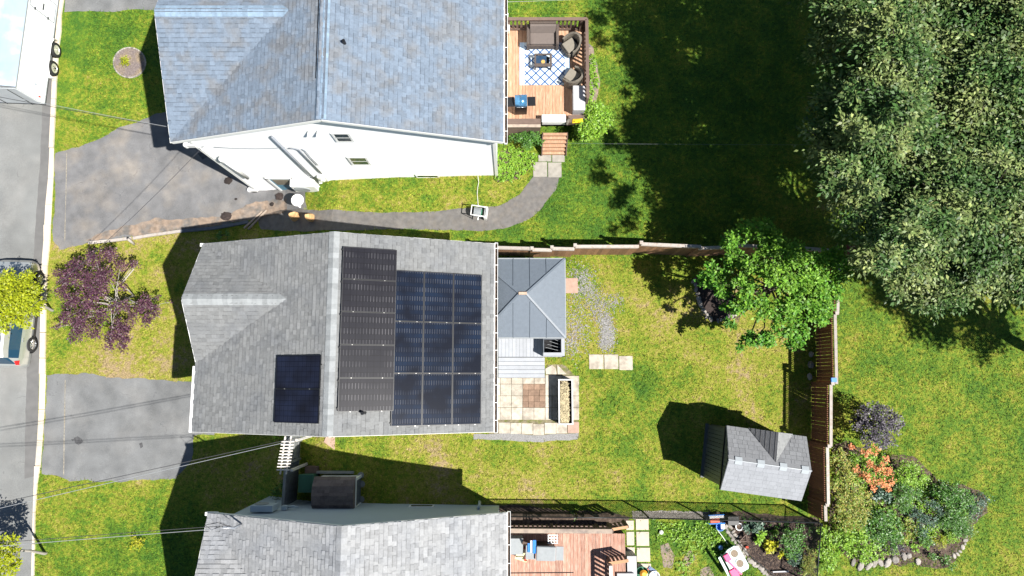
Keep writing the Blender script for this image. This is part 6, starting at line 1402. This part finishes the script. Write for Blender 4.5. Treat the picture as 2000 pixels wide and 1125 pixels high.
# ---- playthings behind the chain link fence
M = T(1434,1098,.42,28); t = thing('play_table', M, 'pale mint play table with two sand bowls and pink panels', 'play table')
b = MB(M); vs = [(-.40,-.45),(.40,-.45),(.44,-.38),(.44,.40),(.36,.48),(-.12,.48),(-.46,.36)]
b.prism([(-.38,-.46),(.36,-.46),(.44,-.36),(.44,.44),(.30,.54),(.0,.54),(-.30,.40),(-.30,-.1)], -.04, .03); b.build('tabletop', mint_m, t, bevel=.015)
for x_, y_ in ((.16,.30),(.16,-.12)):
    b = MB(M); b.lathe((x_,y_,.03), [(.17,0),(.175,.03),(.15,.03),(.13,.005)], 20); bw_ = b.build('bowl', mint_m, t); b = MB(M); b.cyl((x_,y_,.045), .14, .006, 18); b.build('sand', mat('grey_sand' if y_ > 0 else 'toy_filled_sand', (.24,.19,.14), .95, nscale=30, namp=.5), bw_)
b = MB(M); b.box((-.28,.16,.02),(-.05,.44,.10)); b.build('pink_panel', pink_m, t, bevel=.02); b = MB(M); b.box((-.36,-.52,.0),(-.06,-.16,.08)); b.build('pink_panel', pink_m, t, bevel=.02)
b = MB(M); b.beam((-.2,.18,.05),(.02,-.5,.05),.07,.06); b.build('pink_chute', pink_m, t)
for x_ in (-.25,.36):
    for y_ in (-.4,.36): b = MB(M); b.tube([(x_,y_,-.42),(x_,y_,-.02)], .035, 8); b.build('leg', mint_m, t)
b = MB(M); b.beam((-.42,-.44,-.1),(-.44,.50,.16),.10,.03); b.build('side_wing', mint_m, t)
b = MB(T(1407,1069,.10)); b.lathe((0,0,-.1), [(.02,0),(.085,.04),(.1,.1),(.085,.16),(.02,.2)], 12); b.build('ball', mat('blue_ball',(.10,.22,.50),.4), label='small blue ball on the lawn above the play table', cat='ball')
t = thing('toy_bucket', T(1403,1026,.03), 'blue and white toy bucket by the top of the stone row', 'bucket'); M = T(1403,1026,.03)
b = MB(M); b.lathe((0,0,0), [(.12,0),(.17,.26),(.15,.26),(.11,.04)], 14); b.build('bucket', blue_m, t); b = MB(M); b.box((.02,-.08,.16),(.16,.10,.29)); b.build('label_panel', whitep_m, t)
b = MB(); p, q = P(1400,1033,.25), P(1421,1062,.04); b.tube([p,q], .014, 6); b.build('white_stick', whitep_m, label='thin white stick leaning from the blue bucket to the grass', cat='stick')
M = T(1395,1011,.04,4); t = thing('lounger', M, 'blue framed toy lounger with red and white seat under the fence', 'toy lounger')
b = MB(M)
for y_ in (-.16,.16): b.tube([(-.32,y_,.02),(-.3,y_,.3),(.3,y_,.34),(.34,y_,.02)], .018, 6)
b.build('frame', blue_m, t); b = MB(M); b.box((-.24,-.13,.26),(.12,.03,.29)); b.build('red_seat', mat('coral_fabric',(.62,.12,.07),.7), t); b = MB(M); b.box((-.26,.03,.26),(.3,.14,.28)); b.build('white_seat', whitep_m, t)
M = T(1428,1014,.04); b = MB(M); b.box((-.22,-.16,0),(.2,.16,.32)); b.build('dark_crate', black_m, label='black crate in the shade right of the toy lounger', cat='crate')
M = T(1441,1027,.02); t = thing('round_pot', M, 'round white pot with dark centre beside the blue green hosta', 'pot'); b = MB(M); b.lathe((0,0,0), [(.12,0),(.15,.18),(.12,.18),(.1,.08)], 18); b.build('pot', whitep_m, t); b = MB(M); b.cyl((0,0,.06), .10, .06, 14); b.build('soil', soil_m, t)
M = T(1449,1050,.05); b = MB(M); 
for a_, c_ in (((-.14,-.1),(.14,-.1)),((.14,-.1),(.12,.16)),((.12,.16),(-.14,-.1))): b.beam((*a_,.12),(*c_,.12),.03,.1)
b.build('wooden_triangle', railb_m, label='dark wooden triangle frame on the bed soil', cat='frame')
b = MB(T(1458,1068,.04)); b.cbox((0,0,.04),(.10,.07,.06)); b.build('red_block', redf_m, label='small red block on the soil by the curved stones', cat='toy')
b = MB(T(1524,1116,.05,0)); b.beam((-.32,0,.05),(.3,.02,.05),.05,.05); b.build('pale_branch', greyl_m, label='pale straight stick at the bottom of the planting bed', cat='stick')
b = MB(T(1291,1039,.03)); b.lathe((0,0,0), [(.02,0),(.075,.02),(.08,.06),(.03,.1)], 12); b.build('mushroom_ball', whitep_m, label='small white ball on the small lawn by the slabs', cat='ball')
cv = [P(1380,990,.02),P(1395,1012,.02),P(1416,1024,.05),P(1436,1052,.05),P(1452,1072,.05),P(1475,1095,.05),P(1505,1118,.05),P(1530,1140,.05)]
b = MB(); b.tube(cv, .02, 6); b.build('black_hose', black_m, label='black hose curving along the stone row', cat='hose')

t = empty('handrail', PG(369,778), 'thin black handrail beside the front wall of the middle house', 'handrail')
for x_ in (-.12, .08):
    p_, q_ = PG(368,752,.0), PG(368,803,.0); p_.x = q_.x = -12.05+x_; b = MB(); b.tube([p_+Vector((0,0,.9)), q_+Vector((0,0,.45))], .02, 6)
    for c_, h_ in ((p_,.9),(q_,.45)): b.tube([c_, c_+Vector((0,0,h_))], .02, 6)
    b.build('rail', black_m, t)
# ================================================================ VEHICLES
def wheel(t, c, r, w_, side, mrim=rim_m, spokes=5):
    M = Matrix.Translation(c) @ Matrix.Rotation(math.pi/2*side, 4, 'Y'); b = MB(M)
    b.sm = True; b.lathe((0,0,-w_/2), [(r*.62,0),(r*.96,.01),(r,w_*.3),(r,w_*.7),(r*.96,w_-.01),(r*.64,w_)], 28, cap=False); wh = b.build('wheel', tyre_m, t)
    b = MB(M); b.lathe((0,0,w_/2-.06), [(r*.63,0),(r*.63,.05),(r*.55,.052),(r*.5,.02),(r*.12,.03),(r*.10,.055)], 24); rm = b.build('rim', mrim, wh)
    if spokes:
        b = MB(M)
        for k in range(spokes): a = 2*math.pi*k/spokes; b.beam((.04*math.cos(a),.04*math.sin(a),w_/2-.005),(r*.56*math.cos(a),r*.56*math.sin(a),w_/2-.012),.055,.03)
        b.build('spokes', mrim, wh)
        b = MB(M); b.cyl((0,0,w_/2-.058), r*.55, .012, 20); b.build('brake_disc', black_m, wh)
# cargo trailer
gz_ = g(-21.5)
tb0 = P(92,203,gz_+.35); tr_top = P(33,166,gz_+2.05); X1 = (tb0.x+tr_top.x)/2; Y0 = tb0.y-.02; Wd = 2.25; Lt = 7.0; zt0, zt1 = gz_+.38, gz_+2.25
trl = empty('cargo_trailer', (X1-Wd/2, Y0+2.4, gz_), 'long white enclosed cargo trailer with two wheels parked at the kerb, top left', 'trailer', rz=R(-2.2))
Mt = Matrix.Translation((X1,Y0,0)) @ Matrix.Rotation(R(-2.2),4,'Z')
b = MB(Mt); b.add([(-Wd,0,zt0),(0,0,zt0),(0,Lt,zt0),(-Wd,Lt,zt0),(-Wd,.0,zt1),(0,.0,zt1),(0,Lt,zt1),(-Wd,Lt,zt1)], [(3,2,1,0),(0,1,5,4),(1,2,6,5),(2,3,7,6),(3,0,4,7)]); b.build('body', alum_m, trl)
b = MB(Mt); n = 8; prof = [(-Wd*k/n, .10*math.sin(math.pi*k/n)) for k in range(n+1)]
b.add([(x,y,zt1+.005+z) for y in (.02,Lt) for x, z in prof], [(i+1,i,n+1+i,n+2+i) for i in range(n)]); b.build('roof', troof_m, trl)
b = MB(Mt); b.beam((.006,0,zt1-.02),(.006,Lt,zt1-.02),.03,.05); b.beam((-Wd,-.01,zt1-.02),(.01,-.01,zt1-.02),.03,.05); b.beam((.006,0,zt0),(.006,Lt,zt0),.03,.05); b.build('edge_trim', greyc_m, trl)
b = MB(Mt); b.box((-Wd+.12,-.025,zt0+.08),(-.12,-.004,zt1-.14)); dr = b.build('rear_door', mat('grey_white_door',(.50,.53,.55),.4,nscale=2,namp=.1), trl)
for x_ in (-.5,-1.7): b = MB(Mt); b.tube([(x_,-.05,zt0+.1),(x_,-.05,zt1-.2)], .015, 6); b.build('door_bar', black_m, dr)
ya, yb = Y0, 0
dy0 = P(85,38,gz_+.8).y - Y0
b = MB(Mt)
for a_, c_ in (((.012,dy0,zt0+.1),(.012,dy0,zt1-.15)),((.012,dy0,zt1-.15),(.012,dy0+.9,zt1-.15)),((.012,dy0,zt0+.1),(.012,dy0+.9,zt0+.1)),((.012,dy0+.9,zt0+.1),(.012,dy0+.9,zt1-.15))): b.beam(a_,c_,.02,.025)
sdr = b.build('side_door', pipe_m, trl)
for zz in (zt0+.5, zt1-.5): b = MB(Mt); b.box((.01,dy0-.06,zz),(.04,dy0+.06,zz+.05)); b.build('hinge', black_m, sdr)
b = MB(Mt); b.box((.015,dy0+.2,zt0+.9),(.05,dy0+.5,zt0+.93)); b.build('handle', black_m, sdr)
w1 = P(101,97,gz_+.36).y-Y0; w2 = P(100,133,gz_+.36).y-Y0
for k, w_y in enumerate((w1, w2)):
    c = Mt @ Vector((.13,w_y,gz_+.34)); wheel(trl, c, .35, .2, 1, spokes=0)
    b = MB(Matrix.Translation(c+Vector((.105,0,0)))); 
    for q in range(6): a = 2*math.pi*q/6; b.cyl((0,.11*math.cos(a),.11*math.sin(a)), .02, .012, 6, axis='X')
    b.cyl((0,0,0), .05, .03, 10, axis='X'); b.build('hub', black_m if k else rim_m, trl)
b = MB(Mt); pts = [(w2-.48,.30),(w2-.42,.62),(w2-.1,.76),(w1+.1,.76),(w1+.42,.62),(w1+.48,.30)]
vs = [(x,y,gz_+z) for x in (0.0,.24) for y, z in pts]; n = 6; b.add(vs, [(i,i+1,n+i+1,n+i) for i in range(n-1)]); b.build('fender', whitep_m, trl)
p = Mt @ Vector((.01,Y0*0+P(78,167,gz_+1.).y-Y0,gz_+1.1)); b = MB(Matrix.Translation(p)); b.lathe((0,0,0), [(.05,0),(.06,.02),(.02,.05)], 10); b.build('fuel_cap', pipe_m, trl)
b = MB(Mt); b.box((.01,.16,zt0+.35),(.04,.22,zt0+.45)); b.build('marker_light', red_m, trl)

# silver minivan
def van():
    zg = g(-21.4); cx = P(66,600,zg+.4).x-.93; yf = P(40,508,zg+.6).y; yr = P(30,717,zg+.7).y; L_ = yf-yr
    M = Matrix.Translation((cx,yr,zg)) @ Matrix.Rotation(R(-1.2),4,'Z'); t = empty('parked_minivan', (cx,(yf+yr)/2,zg), 'silver minivan with pale roof parked under the lime green tree', 'van', rz=R(-1.2))
    # stations from rear (0) to front (L): y, half width, belt height, roof height (or hood), roof half width
    st = [(0,.78,.70,.72,.70),(.06,.88,.95,.98,.80),(.14,.92,1.02,1.10,.80),(.40,.94,1.03,1.62,.66),(.75,.95,1.03,1.73,.68),(1.5,.96,1.02,1.77,.70),(2.3,.96,1.01,1.76,.70),(2.9,.96,.99,1.70,.69),(3.25,.95,.98,1.60,.68),(3.85,.94,.97,1.10,.74),(4.0,.93,.96,1.05,.78),(4.4,.91,.88,.98,.74),(4.62,.84,.75,.86,.66),(4.75,.66,.55,.60,.50)]
    st = [(y*L_/4.75, a, b_, c_, d_) for y, a, b_, c_, d_ in st]
    def prof(s):
        y, w_, be, ro, rw = s
        return [(w_*.93,y,.22),(w_,y,.45),(w_*1.0,y,.75*be+.1),(w_*.975,y,be),(rw+ (w_-rw)*.25 if ro-be > .2 else (w_+rw)/2,y,be+(ro-be)*.62),(rw,y,ro-.03*(ro-be>.2)),(rw*.55,y,ro+.025),(0,y,ro+.035)]
    P_ = [prof(s) for s in st]; n = 8
    body, glass, roofp = MB(M), MB(M), MB(M); 
    for q in (body, glass, roofp): q.sm = True
    for i in range(len(st)-1):
        for sg in (1,-1):
            for k in range(n-1):
                quad = [P_[i][k],P_[i][k+1],P_[i+1][k+1],P_[i+1][k]]; quad = [(x*sg,y,z) for x,y,z in quad]
                if sg > 0: quad = quad[::-1]
                cab = 2 <= i <= 8
                tgt = body
                if k == 3 and 3 <= i <= 7: tgt = glass
                if k == 4 and 3 <= i <= 7: tgt = body
                if i in (2,) and k >= 4: tgt = glass
                if i == 8 and k >= 4: tgt = glass
                if k >= 5 and 3 <= i <= 7: tgt = roofp
                tgt.add(quad, [(0,1,2,3)])
    for e in (0,-1): body.add([(x,y,z) for x,y,z in P_[e]]+[(-x,y,z) for x,y,z in P_[e][::-1]], [tuple(range(2*n)) if e else tuple(range(2*n-1,-1,-1))])
    body.build('body', silver_m, t); glass.build('window', carglass_m, t); roofp.build('roof', vroof_m, t)
    b = MB(M)
    for x_ in (-.60,.60): b.tube([(x_,.6*L_/4.75,1.80),(x_,3.0*L_/4.75,1.79)], .018, 6)
    b.build('roof_rail', black_m, t)
    for yy in (yr+0,): pass
    fy = P(67,545,zg+.35).y-yr; ry = P(65,672,zg+.35).y-yr
    for y_ in (fy, ry):
        for sg in (1,-1):
            c = M @ Vector((sg*.90,y_,.34)); wheel(t, c, .34, .21, sg, mat('alloy',(.66,.68,.68),.3,metal=.5) if False else rim_m if False else chrome_m, 7)
            b = MB(M); b.cyl((sg*.935-(.03 if sg>0 else 0),y_,.36), .40, .035, 24, axis='X'); b.build('wheel_arch', dark_m, t)
    for sg in (1,-1):
        b = MB(M); b.add([(sg*.84,.10,1.06),(sg*.93,.12,.98),(sg*.955,.30,1.0),(sg*.86,.26,1.20),(sg*.86,.08,.84),(sg*.91,.1,.84)], [(0,1,2,3),(3,2,1,0),(0,4,5,1),(1,5,4,0)]); b.build('tail_light', red_m, t)
        b = MB(M); b.box((min(sg*.95,sg*1.12),3.15*L_/4.75,1.0),(max(sg*.95,sg*1.12),3.25*L_/4.75,1.14)); b.build('mirror', silver_m, t, bevel=.02)
        b = MB(M); b.beam((sg*.968,1.1,.93),(sg*.968,1.28,.93),.02,.03); b.build('door_handle', chrome_m, t)
        b = MB(M); b.beam((sg*.972,.9*L_/4.75,.30),(sg*.972,3.5*L_/4.75,.30),.03,.10); b.build('sill_trim', black_m, t)
    b = MB(M); b.beam((-.66,.02,.50),(.66,.02,.50),.06,.12); b.build('rear_bumper', silver_m, t, bevel=.02)
van()

# ================================================================ OVERHEAD CABLES
def cable(label, pts, r=.012, m=wire_m, sag=.25):
    b = MB(); a, c = Vector(pts[0]), Vector(pts[-1]); n = 26; b.tube([a.lerp(c,k/n)-Vector((0,0,4*sag*(k/n)*(1-k/n))) for k in range(n+1)], r, 5); return b.build('overhead_cable', m, label=label, cat='cable', group='overhead cables')
E1 = P(396,260,4.6)
cable('black cable crossing the upper left lawn from the trailer to the white house', [P(-300,130,4.2), E1], .011)
cable('pale twin cable running beside the black one to the white house', [P(-300,122,4.25), E1+Vector((0,0,.02))], .009, wirel_m)
cable('thin black cable dropping from the white house over its driveway', [on_wall(398,285,.1), P(60,600,1.5)], .009)
cable('pale service cable from the bottom left street to the middle house', [P(-300,1062,4.8), P(640,845,3.55)], .010, wirel_m, .35)
cable('black service cable beside the pale one to the middle house', [P(-300,1048,4.6), P(640,842,3.55)], .012, wire_m, .3)
cable('pale service cable from the street to the bottom house mast', [P(-300,1093,5.2), P(452,1031,4.75)], .010, wirel_m, .15)
cable('black service cable to the bottom house mast', [P(-300,1085,5.2), P(450,1026,4.75)], .010, wire_m, .15)
cable('black communication cable crossing the lower driveway', [P(-300,900,5.6), P(560,848,3.5)], .011, wire_m, .2) if False else None
cable('fine pale line strung across the dark upper lawn', [P(1105,280,2.6), P(1750,283,3.2)], .0025, pipe_m, .05)
cable('thin wire across the top edge above the deck', [P(985,4,2.4), P(1250,-6,2.8)], .008, wirel_m, .02)
cable('dark line crossing the lower deck near the bottom edge', [P(985,1119,2.2), P(1120,1118,2.2)], .02, black_m, .0)

# ================================================================ GRASS
def grass(n):
    X = RNG.uniform(-23.5,23,n); Y = RNG.uniform(-10.5,21,n); Zg = np.interp(X,_gx,_gz)
    yc = Y*_c+(Zg-CAM_H)*_s; zc = -Y*_s+(Zg-CAM_H)*_c; px = 1000+F*X/-zc; py = 562.5-F*yc/-zc
    k = (px>-40)&(px<2040)&(py>-40)&(py<1165)&(X>np.interp(py,[0,1125],[-20.2,-21.3])+.0)
    X, Y, Zg = X[k], Y[k], Zg[k]
    for poly in NOGRASS:
        bx0, bx1 = min(p[0] for p in poly), max(p[0] for p in poly); by0, by1 = min(p[1] for p in poly), max(p[1] for p in poly)
        c = np.where((X>bx0)&(X<bx1)&(Y>by0)&(Y<by1))[0]
        if len(c): kill = c[pip(poly, X[c], Y[c])]; m = np.ones(len(X), bool); m[kill] = False; X, Y, Zg = X[m], Y[m], Zg[m]
    for (x0,x1,y0,y1) in ((-11.6,-.66,8.5,19.2),(-11,-1,-1.6,4.5),(-10.4,-.5,-15,-5.05),(-.6,2,1.6,4.3)):
        m = ~((X>x0)&(X<x1)&(Y>y0)&(Y<y1)); X, Y, Zg = X[m], Y[m], Zg[m]
    dr = dryness(X, Y); fac = .5+.5*np.sin(X*1.9+np.sin(Y*1.3)*2)*np.cos(Y*1.6+np.sin(X*.9)*2); m = RNG.random(len(X)) < (1.05-.55*dr)*(.65+.35*fac); X, Y, Zg, dr = X[m], Y[m], Zg[m], dr[m]; n = len(X)
    a = RNG.uniform(0,2*math.pi,n); l = RNG.uniform(.06,.15,n)*(1.2-.4*dr); h = RNG.uniform(.02,.075,n)*(1.25-.5*dr); D = np.stack([np.cos(a),np.sin(a)],-1); Np = np.stack([-D[:,1],D[:,0]],-1)*RNG.uniform(.008,.022,n)[:,None]
    c0 = np.stack([X,Y,Zg-.005],-1); V = np.empty((n,3,3)); V[:,0] = c0; V[:,0,:2] -= Np; V[:,1] = c0; V[:,1,:2] += Np; V[:,2] = c0; V[:,2,:2] += D*l[:,None]; V[:,2,2] += h
    V = V.reshape(-1,3); npmesh('grass', V, 3, np.arange(3*n), [lawn_m], {'dry':('FACE',dr+RNG.normal(0,.10,n)),'tone':('FACE',RNG.uniform(-.6,.7,n))}, kind='stuff', label='mown lawn grass, green and dry yellow in patches', cat='grass')
grass(560000)
bpy.context.view_layer.update()
